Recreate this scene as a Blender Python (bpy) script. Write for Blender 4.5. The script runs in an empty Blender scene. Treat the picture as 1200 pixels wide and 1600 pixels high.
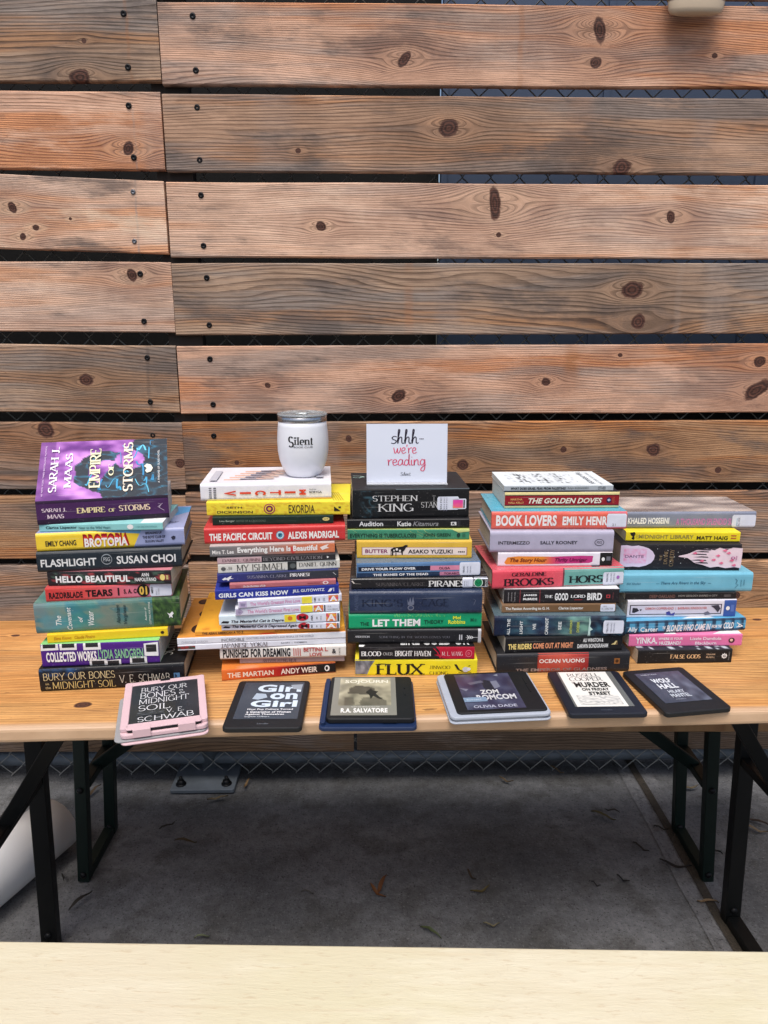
import bpy, math, random
from mathutils import Vector, Matrix, noise as mnoise
R = math.radians
rnd = random.Random(11)
S = bpy.context.scene
COL = S.collection

# ------------------------------------------------------------------ camera, light, exposure
FPX, PITCH, CAM_H = 1150.0, R(14.2), 1.39          # focal length in photo pixels, tilt down, height
TAB_Z = 0.77                                        # table top height
cp, sp = math.cos(PITCH), math.sin(PITCH)
cam = bpy.data.cameras.new('camera'); cam_o = bpy.data.objects.new('camera', cam); COL.objects.link(cam_o)
cam.sensor_fit = 'VERTICAL'; cam.sensor_height = 24.0; cam.lens = FPX / 1600 * 24.0
cam.clip_start = 0.02; cam.clip_end = 500
cam_o.location = (0, 0, CAM_H); cam_o.rotation_euler = (math.pi/2 - PITCH, 0, 0)
S.camera = cam_o
W = bpy.data.worlds.new('World'); S.world = W; W.use_nodes = True
SUN_EL, SUN_AZ = R(66), R(190)                      # high, behind the photographer's shoulder
wn = W.node_tree; bg = wn.nodes['Background']
sky = wn.nodes.new('ShaderNodeTexSky'); sky.sky_type = 'NISHITA'; sky.sun_disc = False
sky.sun_elevation = SUN_EL; sky.sun_rotation = SUN_AZ; sky.air_density = 1.0; sky.dust_density = 4.0; sky.ozone_density = 1.2
wn.links.new(sky.outputs[0], bg.inputs[0]); bg.inputs[1].default_value = 0.115
sun = bpy.data.lights.new('sun', 'SUN'); sun.energy = 2.1; sun.angle = R(30); sun.color = (1.0, .95, .88)
sun_o = bpy.data.objects.new('sun', sun); COL.objects.link(sun_o)
_sd = Vector((math.sin(SUN_AZ)*math.cos(SUN_EL), math.cos(SUN_AZ)*math.cos(SUN_EL), math.sin(SUN_EL)))
sun_o.rotation_euler = _sd.to_track_quat('Z', 'Y').to_euler(); sun_o.location = (0, -3, 5)
S.view_settings.view_transform = 'Standard'; S.view_settings.look = 'None'
S.view_settings.exposure = 0.42; S.view_settings.gamma = 1.0

# ------------------------------------------------------------------ pixel -> point helpers (photo 1200 x 1600)
def ray(px, py):
    x = (px-600)/FPX; y = (py-800)/FPX
    return Vector((x, cp - y*sp, -(sp + y*cp)))
def at_z(px, py, z):
    d = ray(px, py); return Vector((0, 0, CAM_H)) + d*((z-CAM_H)/d.z)
def at_y(px, py, D, k=0.0):
    d = ray(px, py); return Vector((0, 0, CAM_H)) + d*(D/(d.y - k*d.x))

# ------------------------------------------------------------------ colour and node helpers
def lin1(c):
    c /= 255.0
    return c/12.92 if c <= .04045 else ((c+.055)/1.055)**2.4
def lin(c, k=.92): return (min(lin1(c[0])*k, .82), min(lin1(c[1])*k, .82), min(lin1(c[2])*k, .82), 1)
class NT:
    def __init__(s, name):
        s.mat = bpy.data.materials.new(name); s.mat.use_nodes = True
        s.t = s.mat.node_tree; s.b = s.t.nodes['Principled BSDF']
        s.co = None
    def n(s, typ, **kw):
        o = s.t.nodes.new(typ)
        for k, v in kw.items(): setattr(o, k, v)
        return o
    def put(s, sock, v):
        if isinstance(v, bpy.types.NodeSocket): s.t.links.new(v, sock)
        else: sock.default_value = v
    def m(s, op, a, b=None, c=None, clamp=False):
        o = s.n('ShaderNodeMath', operation=op, use_clamp=clamp)
        s.put(o.inputs[0], a)
        if b is not None: s.put(o.inputs[1], b)
        if c is not None: s.put(o.inputs[2], c)
        return o.outputs[0]
    def mix(s, f, a, b, blend='MIX'):
        o = s.n('ShaderNodeMix', data_type='RGBA', blend_type=blend)
        s.put(o.inputs[0], f); s.put(o.inputs[6], a); s.put(o.inputs[7], b)
        return o.outputs[2]
    def obj(s):
        if s.co is None: s.co = s.n('ShaderNodeTexCoord').outputs['Object']
        return s.co
    def sep(s, v):
        o = s.n('ShaderNodeSeparateXYZ'); s.put(o.inputs[0], v); return o.outputs
    def comb(s, x, y, z):
        o = s.n('ShaderNodeCombineXYZ'); s.put(o.inputs[0], x); s.put(o.inputs[1], y); s.put(o.inputs[2], z); return o.outputs[0]
    def noise(s, vec, scale=1.0, detail=2.0, rough=.5):
        o = s.n('ShaderNodeTexNoise'); s.put(o.inputs['Vector'], vec); o.inputs['Scale'].default_value = scale
        o.inputs['Detail'].default_value = detail; o.inputs['Roughness'].default_value = rough
        return o.outputs[0]
    def sm(s, v, a, b):                              # smooth 0..1 as v goes a..b
        o = s.n('ShaderNodeMapRange', interpolation_type='SMOOTHSTEP')
        s.put(o.inputs[0], v); o.inputs[1].default_value = a; o.inputs[2].default_value = b
        return o.outputs[0]
    def bump(s, h, dist=.001, strength=1.0):
        o = s.n('ShaderNodeBump'); s.put(o.inputs['Height'], h); o.inputs['Distance'].default_value = dist
        o.inputs['Strength'].default_value = strength; s.put(s.b.inputs['Normal'], o.outputs[0])
    def base(s, v): s.put(s.b.inputs['Base Color'], v)
    def rough(s, v): s.put(s.b.inputs['Roughness'], v)
def simple(name, col, rough=.5, metal=0.0, var=.12, scale=30, bump=0.0, coat=0.0, k=.92):
    m = NT(name); c = lin(col, k)
    n = m.noise(m.obj(), scale, 4, .6)
    m.base(m.mix(n, (c[0]*(1-var), c[1]*(1-var), c[2]*(1-var), 1), (min(c[0]*(1+var), .85), min(c[1]*(1+var), .85), min(c[2]*(1+var), .85), 1)))
    m.rough(m.m('MULTIPLY_ADD', n, .2, rough-.1)); m.b.inputs['Metallic'].default_value = metal
    m.b.inputs['Coat Weight'].default_value = coat
    if bump: m.bump(n, bump)
    return m.mat
def wood(name, knots, early, late, grey, greyamt=.5, orange=.3, freq=110, seed=0.0, amp=3.0, streaks=(), gloss=.75, ringk=.62, vaxis=2, edge=None, seams=None, wave=.19):
    m = NT(name); xyz = m.sep(m.obj()); u, v = xyz[0], xyz[vaxis]
    psi = v; near = None; kmask = None; krings = None
    for kk in knots:
        ku, kv, r, a = kk[:4]; tl = R(kk[4]) if len(kk) > 4 else 0
        du = m.m('SUBTRACT', u, ku); dv = m.m('SUBTRACT', v, kv)
        ka = m.m('ADD', m.m('MULTIPLY', du, math.cos(tl)), m.m('MULTIPLY', dv, math.sin(tl))) if tl else du
        kb = m.m('SUBTRACT', m.m('MULTIPLY', dv, math.cos(tl)), m.m('MULTIPLY', du, math.sin(tl))) if tl else dv
        d2 = m.m('MULTIPLY', du, .42); d2 = m.m('MULTIPLY', d2, d2); e2 = m.m('MULTIPLY', dv, dv)
        rk = r*min(1.0, .55+.45*a); rr = m.m('ADD', m.m('ADD', d2, e2), rk*rk*.5)
        psi = m.m('SUBTRACT', psi, m.m('MULTIPLY', dv, m.m('DIVIDE', (rk*rnd.uniform(1.0, 1.5))**2, rr)))
        wob = m.m('MULTIPLY_ADD', m.noise(m.comb(m.m('ADD', du, seed), dv, ku), 45, 3), .7, .65)
        kd = m.m('MULTIPLY', m.m('DIVIDE', m.m('SQRT', m.m('ADD', m.m('MULTIPLY', m.m('MULTIPLY', ka, ka), 1/(a*a)), m.m('MULTIPLY', kb, kb))), r), wob)
        mk = m.sm(kd, 1.05, .82); nr = m.sm(m.m('MULTIPLY', m.m('SQRT', rr), wob), rk*6.0, rk*.9)
        rg = m.m('MULTIPLY', kd, mk)
        kmask = mk if kmask is None else m.m('MAXIMUM', kmask, mk)
        krings = rg if krings is None else m.m('MAXIMUM', krings, rg)
        near = nr if near is None else m.m('MAXIMUM', near, nr)
    n1 = m.noise(m.comb(m.m('MULTIPLY_ADD', u, 1.15, seed*3.1), m.m('MULTIPLY', psi, 6.5), seed), 1, 1.5, .4)
    n2 = m.noise(m.comb(m.m('MULTIPLY_ADD', u, 5, seed), m.m('MULTIPLY', psi, 40), seed), 1, 2, .5)
    fld = m.m('MULTIPLY_ADD', psi, freq, m.m('MULTIPLY_ADD', n1, freq*wave*amp/3, m.m('MULTIPLY', n2, 1.3)))
    fr = m.m('FRACT', fld)
    ring = m.m('MULTIPLY', m.sm(fr, .30, .90), m.sm(fr, 1.0, .92))
    fine = m.noise(m.comb(m.m('MULTIPLY_ADD', u, 9, seed), m.m('MULTIPLY', psi, 520), seed), 1, 3, .65)
    big = m.noise(m.comb(m.m('MULTIPLY_ADD', u, .9, seed*7), m.m('MULTIPLY_ADD', psi, 6, m.m('MULTIPLY', v, 7)), seed+3), 1, 5, .62)
    big2 = m.noise(m.comb(m.m('MULTIPLY_ADD', u, .7, seed*5+9), m.m('MULTIPLY', psi, 12), seed+8), 1, 4, .6)
    rvar = m.noise(m.comb(m.m('MULTIPLY_ADD', u, 2.4, seed), m.m('MULTIPLY', v, 18), seed+5), 1, 2)
    c = m.mix(m.m('MULTIPLY', ring, m.m('MULTIPLY_ADD', rvar, ringk*1.5, ringk*.15), clamp=True), early, late)
    org = (early[0]*.98, early[1]*.68, early[2]*.40, 1)
    c = m.mix(m.m('MULTIPLY', m.sm(big2, .47, .60), orange), c, m.mix(ring, org, (late[0]*1.1, late[1]*.8, late[2]*.6, 1)))
    gl = m.mix(m.m('MULTIPLY', ring, .7), grey, (grey[0]*.42, grey[1]*.38, grey[2]*.36, 1))
    c = m.mix(m.m('MULTIPLY', m.sm(big, .44, .60), greyamt), c, gl)
    for (su, sw, amt, sc) in streaks:                # vertical stains that cross the board
        du = m.m('ABSOLUTE', m.m('SUBTRACT', m.m('MULTIPLY_ADD', m.m('SUBTRACT', rvar, .5), .02, u), su))
        c = m.mix(m.m('MULTIPLY', m.m('MULTIPLY', m.sm(du, sw*1.3, sw*.3), m.sm(big2, .3, .62)), amt), c, sc)
    c = m.mix(1.0, c, m.mix(m.sm(fine, .25, .75), (.66, .64, .62, 1), (1.22, 1.22, 1.22, 1)), 'MULTIPLY')
    bl = m.noise(m.comb(m.m('MULTIPLY_ADD', u, 7, seed), m.m('MULTIPLY', v, 9), seed+17), 1, 5, .65)
    c = m.mix(1.0, c, m.mix(m.sm(bl, .3, .7), (.84, .82, .81, 1), (1.1, 1.1, 1.1, 1)), 'MULTIPLY')
    ck = m.noise(m.comb(m.m('MULTIPLY_ADD', u, 3.2, seed*2), m.m('MULTIPLY', psi, 190), seed+23), 1, 1.5, .5)
    c = m.mix(m.m('MULTIPLY', m.sm(ck, .735, .78), .75), c, (.045, .03, .025, 1))
    if wave < .18:                                   # damp grey black weather stains on the fence boards
        ws = m.noise(m.comb(m.m('MULTIPLY_ADD', u, 2.6, seed*1.3), m.m('MULTIPLY_ADD', psi, 9, m.m('MULTIPLY', u, .8)), seed+31), 1, 6, .68)
        c = m.mix(m.m('MULTIPLY', m.sm(ws, .51, .66), .75), c, m.mix(ring, (.13, .105, .095, 1), (.045, .036, .032, 1)))
        c = m.mix(m.m('MULTIPLY', m.sm(ws, .46, .34), .5), c, (min(early[0]*1.2, .8), early[1]*1.2, early[2]*1.22, 1))
    speck = m.noise(m.comb(m.m('MULTIPLY', u, 130), m.m('MULTIPLY', v, 260), seed), 1, 2)
    c = m.mix(m.m('MULTIPLY', m.sm(speck, .70, .78), .5), c, (.05, .035, .03, 1))
    if near is not None:
        c = m.mix(m.m('MULTIPLY', near, m.m('MULTIPLY_ADD', big, .8, .1), clamp=True), c, m.mix(ring, (late[0]*1.15, late[1]*1.15, late[2]*1.1, 1), (late[0]*.35, late[1]*.35, late[2]*.4, 1)))
        kn = m.noise(m.obj(), 90, 4, .7)
        kr = m.m('MULTIPLY_ADD', m.m('SINE', m.m('MULTIPLY_ADD', kn, 5.0, m.m('MULTIPLY', krings, 17.0))), .5, .5)
        kc = m.mix(kr, (.125, .050, .033, 1), (.042, .018, .013, 1))
        kc = m.mix(m.sm(krings, .78, .97), kc, (.014, .008, .007, 1))
        c = m.mix(m.m('MULTIPLY', m.sm(near, .88, .99), .22), c, (min(early[0]*1.25, .8), early[1]*1.12, early[2]*1.0, 1)); c = m.mix(kmask, c, kc)
    if seams:                                        # glued staves: a dark joint line and a slightly different tone per stave
        sv = m.m('MULTIPLY_ADD', v, 1/seams, .35); fl_ = m.m('FLOOR', sv); ff = m.m('FRACT', sv)
        tone = m.noise(m.comb(m.m('MULTIPLY', fl_, 7.7), 2.0, seed), 1, 0)
        c = m.mix(1.0, c, m.mix(m.sm(tone, .3, .7), (.80, .78, .74, 1), (1.12, 1.13, 1.16, 1)), 'MULTIPLY')
        c = m.mix(m.m('MULTIPLY', m.sm(m.m('ABSOLUTE', m.m('SUBTRACT', ff, .5)), .490, .497), .7), c, (.10, .045, .018, 1))
        sc1 = m.noise(m.comb(m.m('MULTIPLY_ADD', u, 6, v), m.m('MULTIPLY_ADD', u, 9, m.m('MULTIPLY', v, 60)), seed), 1, 3, .6)
        c = m.mix(m.m('MULTIPLY', m.sm(sc1, .66, .72), .35), c, (.16, .08, .04, 1))
        dn = m.noise(m.comb(m.m('MULTIPLY', u, 26), m.m('MULTIPLY', v, 60), seed+2), 1, 3, .6)
        c = m.mix(m.m('MULTIPLY', m.sm(dn, .68, .76), .6), c, (.09, .045, .025, 1))
    if edge:                                         # dry, bare rim
        c = m.mix(m.sm(xyz[1], edge[0], edge[1]), c, m.mix(fine, edge[2], edge[3]))
    m.base(c); m.rough(m.m('MULTIPLY_ADD', fine, .18, gloss-.1)); m.b.inputs['Specular IOR Level'].default_value = .35
    h = m.m('ADD', m.m('MULTIPLY', ring, -.5), m.m('MULTIPLY', fine, .8))
    if kmask is not None: h = m.m('SUBTRACT', h, m.m('MULTIPLY', kmask, .5))
    m.bump(h, .0011 if gloss > .6 else .0004)
    return m.mat

# ------------------------------------------------------------------ mesh builder
class MB:
    def __init__(s): s.v = []; s.f = []; s.c = []; s.mi = []; s.sm = []
    def add(s, vs, fs, col=(200, 200, 200), mi=0, smooth=False):
        o = len(s.v); s.v += [tuple(p) for p in vs]
        for k, f in enumerate(fs):
            s.f.append(tuple(i+o for i in f)); s.mi.append(mi); s.sm.append(smooth)
            s.c.append(col[k] if isinstance(col, list) else col)
    def box(s, x0, x1, y0, y1, z0, z1, col=(200, 200, 200), mi=0):
        v = [(x0,y0,z0),(x1,y0,z0),(x1,y1,z0),(x0,y1,z0),(x0,y0,z1),(x1,y0,z1),(x1,y1,z1),(x0,y1,z1)]
        s.add(v, [(0,3,2,1),(4,5,6,7),(0,1,5,4),(1,2,6,5),(2,3,7,6),(3,0,4,7)], col, mi)
    def rbox(s, x0, x1, y0, y1, z0, z1, r, col=(200, 200, 200), mi=0, n=5, ch=None):
        """box with rounded plan corners and a small chamfer on top and bottom edges"""
        ch = r*.3 if ch is None else ch
        def loop(z, ins):
            out = []
            for (cx, cy, a0) in ((x1-r, y1-r, 0), (x0+r, y1-r, 90), (x0+r, y0+r, 180), (x1-r, y0+r, 270)):
                for k in range(n+1):
                    a = R(a0+90*k/n); out.append((cx+(r-ins)*math.cos(a), cy+(r-ins)*math.sin(a), z))
            return out
        L = [loop(z0, ch), loop(z0+ch, 0), loop(z1-ch, 0), loop(z1-ch*.3, ch*.3), loop(z1, ch)]; N = len(L[0])
        v = [p for l in L for p in l]; f = []
        for i in range(len(L)-1):
            for k in range(N): f.append((i*N+k, i*N+(k+1) % N, (i+1)*N+(k+1) % N, (i+1)*N+k))
        f.append(tuple(range(N-1, -1, -1))); f.append(tuple(range(4*N, 5*N)))
        s.add(v, f, col, mi)
    def bar(s, a, b, w, h, up=(0, 0, 1), col=(200, 200, 200), mi=0):
        a = Vector(a); b = Vector(b); d = (b-a).normalized(); up = Vector(up)
        x = d.cross(up)
        if x.length < 1e-4: x = d.cross(Vector((0, 1, 0)))
        x.normalize(); y = x.cross(d).normalized()
        v = []
        for p in (a, b):
            for (i, j) in ((-1,-1),(1,-1),(1,1),(-1,1)): v.append(p + x*(i*w/2) + y*(j*h/2))
        s.add(v, [(0,1,2,3),(7,6,5,4),(0,4,5,1),(1,5,6,2),(2,6,7,3),(3,7,4,0)], col, mi)
    def tube(s, pts, r, n=8, col=(200, 200, 200), mi=0, cap=True):
        pts = [Vector(p) for p in pts]; v = []; f = []
        for i, p in enumerate(pts):
            d = (pts[min(i+1, len(pts)-1)]-pts[max(i-1, 0)]).normalized()
            a = d.cross(Vector((.31, .2, .93)))
            if a.length < .05: a = d.cross(Vector((1, 0, 0)))
            a.normalize(); b = d.cross(a)
            rr = r[i] if isinstance(r, (list, tuple)) else r
            for k in range(n):
                t = 2*math.pi*k/n; v.append(p + a*(rr*math.cos(t)) + b*(rr*math.sin(t)))
        for i in range(len(pts)-1):
            for k in range(n): f.append((i*n+k, i*n+(k+1) % n, (i+1)*n+(k+1) % n, (i+1)*n+k))
        if cap: f.append(tuple(range(n-1, -1, -1))); f.append(tuple(range((len(pts)-1)*n, len(pts)*n)))
        s.add(v, f, col, mi, n > 5)
    def lathe(s, prof, n=40, c=(0, 0, 0), col=(200, 200, 200), mi=0, sy=1.0):
        v = []; f = []
        for (r, z) in prof:
            for k in range(n):
                t = 2*math.pi*k/n; v.append((c[0]+r*math.cos(t), c[1]+sy*r*math.sin(t), c[2]+z))
        for i in range(len(prof)-1):
            for k in range(n): f.append((i*n+k, i*n+(k+1) % n, (i+1)*n+(k+1) % n, (i+1)*n+k))
        s.add(v, f, col, mi, True)
    def build(s, name, mats, parent=None, bevel=0.0):
        me = bpy.data.meshes.new(name); me.from_pydata(s.v, [], s.f)
        if not isinstance(mats, (list, tuple)): mats = [mats]
        for m in mats: me.materials.append(m)
        me.polygons.foreach_set('material_index', s.mi); me.polygons.foreach_set('use_smooth', s.sm)
        at = me.color_attributes.new('Col', 'FLOAT_COLOR', 'CORNER'); buf = []
        for p, c in zip(me.polygons, s.c):
            if isinstance(c[0], (tuple, list)):
                for k in range(p.loop_total): buf += lin(c[k])
            else: buf += list(lin(c))*p.loop_total
        at.data.foreach_set('color', buf)
        me.validate(); me.update()
        o = bpy.data.objects.new(name, me); COL.objects.link(o)
        if parent: o.parent = parent
        if bevel:
            b = o.modifiers.new('bevel', 'BEVEL'); b.width = bevel; b.segments = 2; b.limit_method = 'ANGLE'; b.angle_limit = R(40)
        return o
def empty(name, loc=(0, 0, 0), rz=0.0):
    o = bpy.data.objects.new(name, None); COL.objects.link(o); o.location = loc; o.rotation_euler = (0, 0, rz)
    o.empty_display_size = .05; return o
def tag(o, label=None, cat=None, group=None, kind=None):
    if label: o['label'] = label
    if cat: o['category'] = cat
    if group: o['group'] = group
    if kind: o['kind'] = kind
    return o

# ------------------------------------------------------------------ lettering
def arc(cx, cy, rx, ry, a0, a1, n=12):
    return [(cx+rx*math.cos(R(a0+(a1-a0)*k/n)), cy+ry*math.sin(R(a0+(a1-a0)*k/n))) for k in range(n+1)]
G = {
 'A': (.78, [[(0,0),(.5,1)], [(.5,1),(1,0)], [(.2,.36),(.8,.36)]]),
 'B': (.62, [[(.1,0),(.1,1)], [(.1,1),(.5,1)]+arc(.5,.76,.38,.24,90,-90)+[(.1,.52)], [(.5,.52)]+arc(.5,.26,.48,.26,90,-90)+[(.1,0)]]),
 'C': (.72, [arc(.52,.5,.5,.5,50,310,18)]),
 'D': (.76, [[(.1,0),(.1,1)], [(.1,1),(.4,1)]+arc(.4,.5,.56,.5,90,-90,14)+[(.1,0)]]),
 'E': (.6, [[(.1,0),(.1,1)], [(.1,1),(.9,1)], [(.1,.52),(.75,.52)], [(.1,0),(.95,0)]]),
 'F': (.56, [[(.1,0),(.1,1)], [(.1,1),(.95,1)], [(.1,.5),(.75,.5)]]),
 'G': (.78, [arc(.5,.5,.48,.5,50,330,18), [(.92,.42),(.92,.05)], [(.62,.42),(.98,.42)]]),
 'H': (.76, [[(.1,0),(.1,1)], [(.9,0),(.9,1)], [(.1,.52),(.9,.52)]]),
 'I': (.24, [[(.5,0),(.5,1)]]),
 'J': (.42, [[(.7,1),(.7,.2)]+arc(.4,.2,.3,.2,0,-150,8)]),
 'K': (.72, [[(.1,0),(.1,1)], [(.12,.45),(.9,1)], [(.35,.6),(.98,0)]]),
 'L': (.56, [[(.1,0),(.1,1)], [(.1,0),(.95,0)]]),
 'M': (.94, [[(.08,0),(.1,1)], [(.1,1),(.5,.1)], [(.5,.1),(.9,1)], [(.9,1),(.92,0)]]),
 'N': (.78, [[(.1,0),(.1,1)], [(.1,1),(.9,0)], [(.9,0),(.9,1)]]),
 'O': (.82, [arc(.5,.5,.48,.5,0,360,24)]),
 'P': (.6, [[(.1,0),(.1,1)], [(.1,1),(.45,1)]+arc(.45,.73,.5,.27,90,-90)+[(.1,.46)]]),
 'Q': (.82, [arc(.5,.5,.48,.5,0,360,24), [(.55,.2),(1.0,-.12)]]),
 'R': (.7, [[(.1,0),(.1,1)], [(.1,1),(.45,1)]+arc(.45,.74,.42,.26,90,-90)+[(.1,.48)], [(.45,.48),(1,0)]]),
 'S': (.54, [arc(.5,.74,.42,.26,30,270,12)+arc(.5,.26,.46,.24,90,-150,12)]),
 'T': (.7, [[(.5,0),(.5,1)], [(0,1),(1,1)]]),
 'U': (.74, [[(.1,1),(.1,.35)]+arc(.5,.35,.4,.35,180,360,12)+[(.9,1)]]),
 'V': (.76, [[(0,1),(.5,0)], [(.5,0),(1,1)]]),
 'W': (1.08, [[(0,1),(.26,0)], [(.26,0),(.5,.9)], [(.5,.9),(.74,0)], [(.74,0),(1,1)]]),
 'X': (.74, [[(.02,1),(.98,0)], [(.02,0),(.98,1)]]),
 'Y': (.72, [[(0,1),(.5,.45)], [(1,1),(.5,.45)], [(.5,.45),(.5,0)]]),
 'Z': (.66, [[(.05,1),(.95,1)], [(.95,1),(.05,0)], [(.05,0),(.97,0)]]),
 '.': (.22, [[(.4,0),(.4,.09)]]), ' ': (.34, []), '-': (.4, [[(.1,.4),(.9,.4)]]), "'": (.2, [[(.5,1),(.45,.78)]]),
 'i': (.3, [[(.5,0),(.5,.62)], [(.5,.84),(.5,.96)]]), 'l': (.3, [[(.5,0),(.5,1)]]),
 'e': (.56, [[(.08,.33),(.92,.33)]+arc(.5,.33,.42,.33,0,300,16)]),
 'n': (.62, [[(.14,0),(.14,.64)], [(.14,.42)]+arc(.5,.42,.36,.22,180,0,8)+[(.86,0)]]),
 't': (.4, [[(.45,.88),(.45,.1)]+arc(.65,.12,.2,.12,190,330,5), [(.05,.62),(.9,.62)]]),
}
H_ = {  # handwriting, x-height 1
 's': (.62, [[(.62,.95),(.35,1.05),(.12,.85),(.2,.62),(.5,.45),(.55,.2),(.3,0),(.0,.08)]]),
 'S': (.8, [[(.8,1.45),(.45,1.62),(.15,1.3),(.25,.95),(.62,.7),(.7,.25),(.35,-.05),(-.05,.1)]]),
 'h': (.8, [[(.05,.3),(.22,1.1),(.34,1.9),(.22,2.0),(.16,1.3),(.12,0),(.22,.6),(.42,.95),(.56,.8),(.56,.25),(.66,.02),(.82,.12)]]),
 '.': (.28, [[(.1,.05),(.14,.0)]]), ' ': (.4, []), "'": (.2, [[(.12,1.5),(.08,1.15)]]),
 'w': (1.0, [[(0,.98),(.1,.2),(.24,.05),(.42,.5),(.5,.85),(.52,.25),(.66,.04),(.86,.5),(.92,1.0)]]),
 'e': (.68, [[(.05,.42),(.45,.55),(.52,.85),(.32,1.0),(.1,.7),(.12,.2),(.32,.0),(.66,.22)]]),
 'r': (.58, [[(.08,.98),(.14,.5),(.14,.0),(.16,.5),(.3,.85),(.5,.98),(.58,.9)]]),
 'a': (.74, [[(.55,.85),(.32,1.0),(.06,.6),(.1,.12),(.3,.02),(.52,.4),(.58,.95),(.56,.3),(.74,.04)]]),
 'd': (.78, [[(.52,.8),(.3,.95),(.06,.55),(.12,.08),(.34,.04),(.54,.5),(.62,1.9),(.6,.5),(.66,.06),(.8,.1)]]),
 'i': (.36, [[(.12,.95),(.12,.2),(.24,.02),(.36,.12)], [(.14,1.4),(.16,1.34)]]),
 'n': (.76, [[(.08,.98),(.1,.0),(.14,.55),(.38,.98),(.54,.75),(.56,.15),(.76,.05)]]),
 'g': (.72, [[(.54,.82),(.3,1.0),(.06,.6),(.14,.1),(.36,.08),(.54,.5),(.6,.98),(.6,-.4),(.4,-.95),(.12,-.75),(.3,-.3),(.72,.1)]]),
 'l': (.4, [[(.1,.2),(.3,1.3),(.24,1.7),(.12,1.2),(.14,.15),(.36,.05)]]),
 't': (.5, [[(.24,1.5),(.2,.2),(.34,.02),(.46,.1)], [(0,1.02),(.46,1.06)]]),
 'v': (.6, [[(0,.98),(.24,.04),(.52,.98)]]),
}
def ribbon(pl, wv, wh, nib=True):
    out = []; n = len(pl)
    closed = n > 3 and abs(pl[0][0]-pl[-1][0]) < 1e-5 and abs(pl[0][1]-pl[-1][1]) < 1e-5
    for i in range(n):
        a = pl[i-1] if i else (pl[-2] if closed else pl[0])
        b = pl[i+1] if i < n-1 else (pl[1] if closed else pl[-1])
        dx, dy = b[0]-a[0], b[1]-a[1]; L = math.hypot(dx, dy) or 1
        dx /= L; dy /= L
        f = abs(dy)
        if nib and abs(dx) > .22 and dx*dy > 0 and n == 2: f *= .25
        w = wh+(wv-wh)*f
        out.append((pl[i][0]-dy*w/2, pl[i][1]+dx*w/2)); out.append((pl[i][0]+dy*w/2, pl[i][1]-dx*w/2))
    return out, [(2*i, 2*i+1, 2*i+3, 2*i+2) for i in range(n-1)]
def spl(p, k=5):
    q = [p[0]]+list(p)+[p[-1]]; o = []
    for i in range(1, len(q)-2):
        for j in range(k):
            t = j/k; a, b, c, d = q[i-1], q[i], q[i+1], q[i+2]
            o.append(tuple(.5*((2*b[m])+(c[m]-a[m])*t+(2*a[m]-5*b[m]+4*c[m]-d[m])*t*t+(3*b[m]-a[m]-3*c[m]+d[m])*t**3) for m in (0, 1)))
    return o+[p[-1]]
_tc = {}
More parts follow.
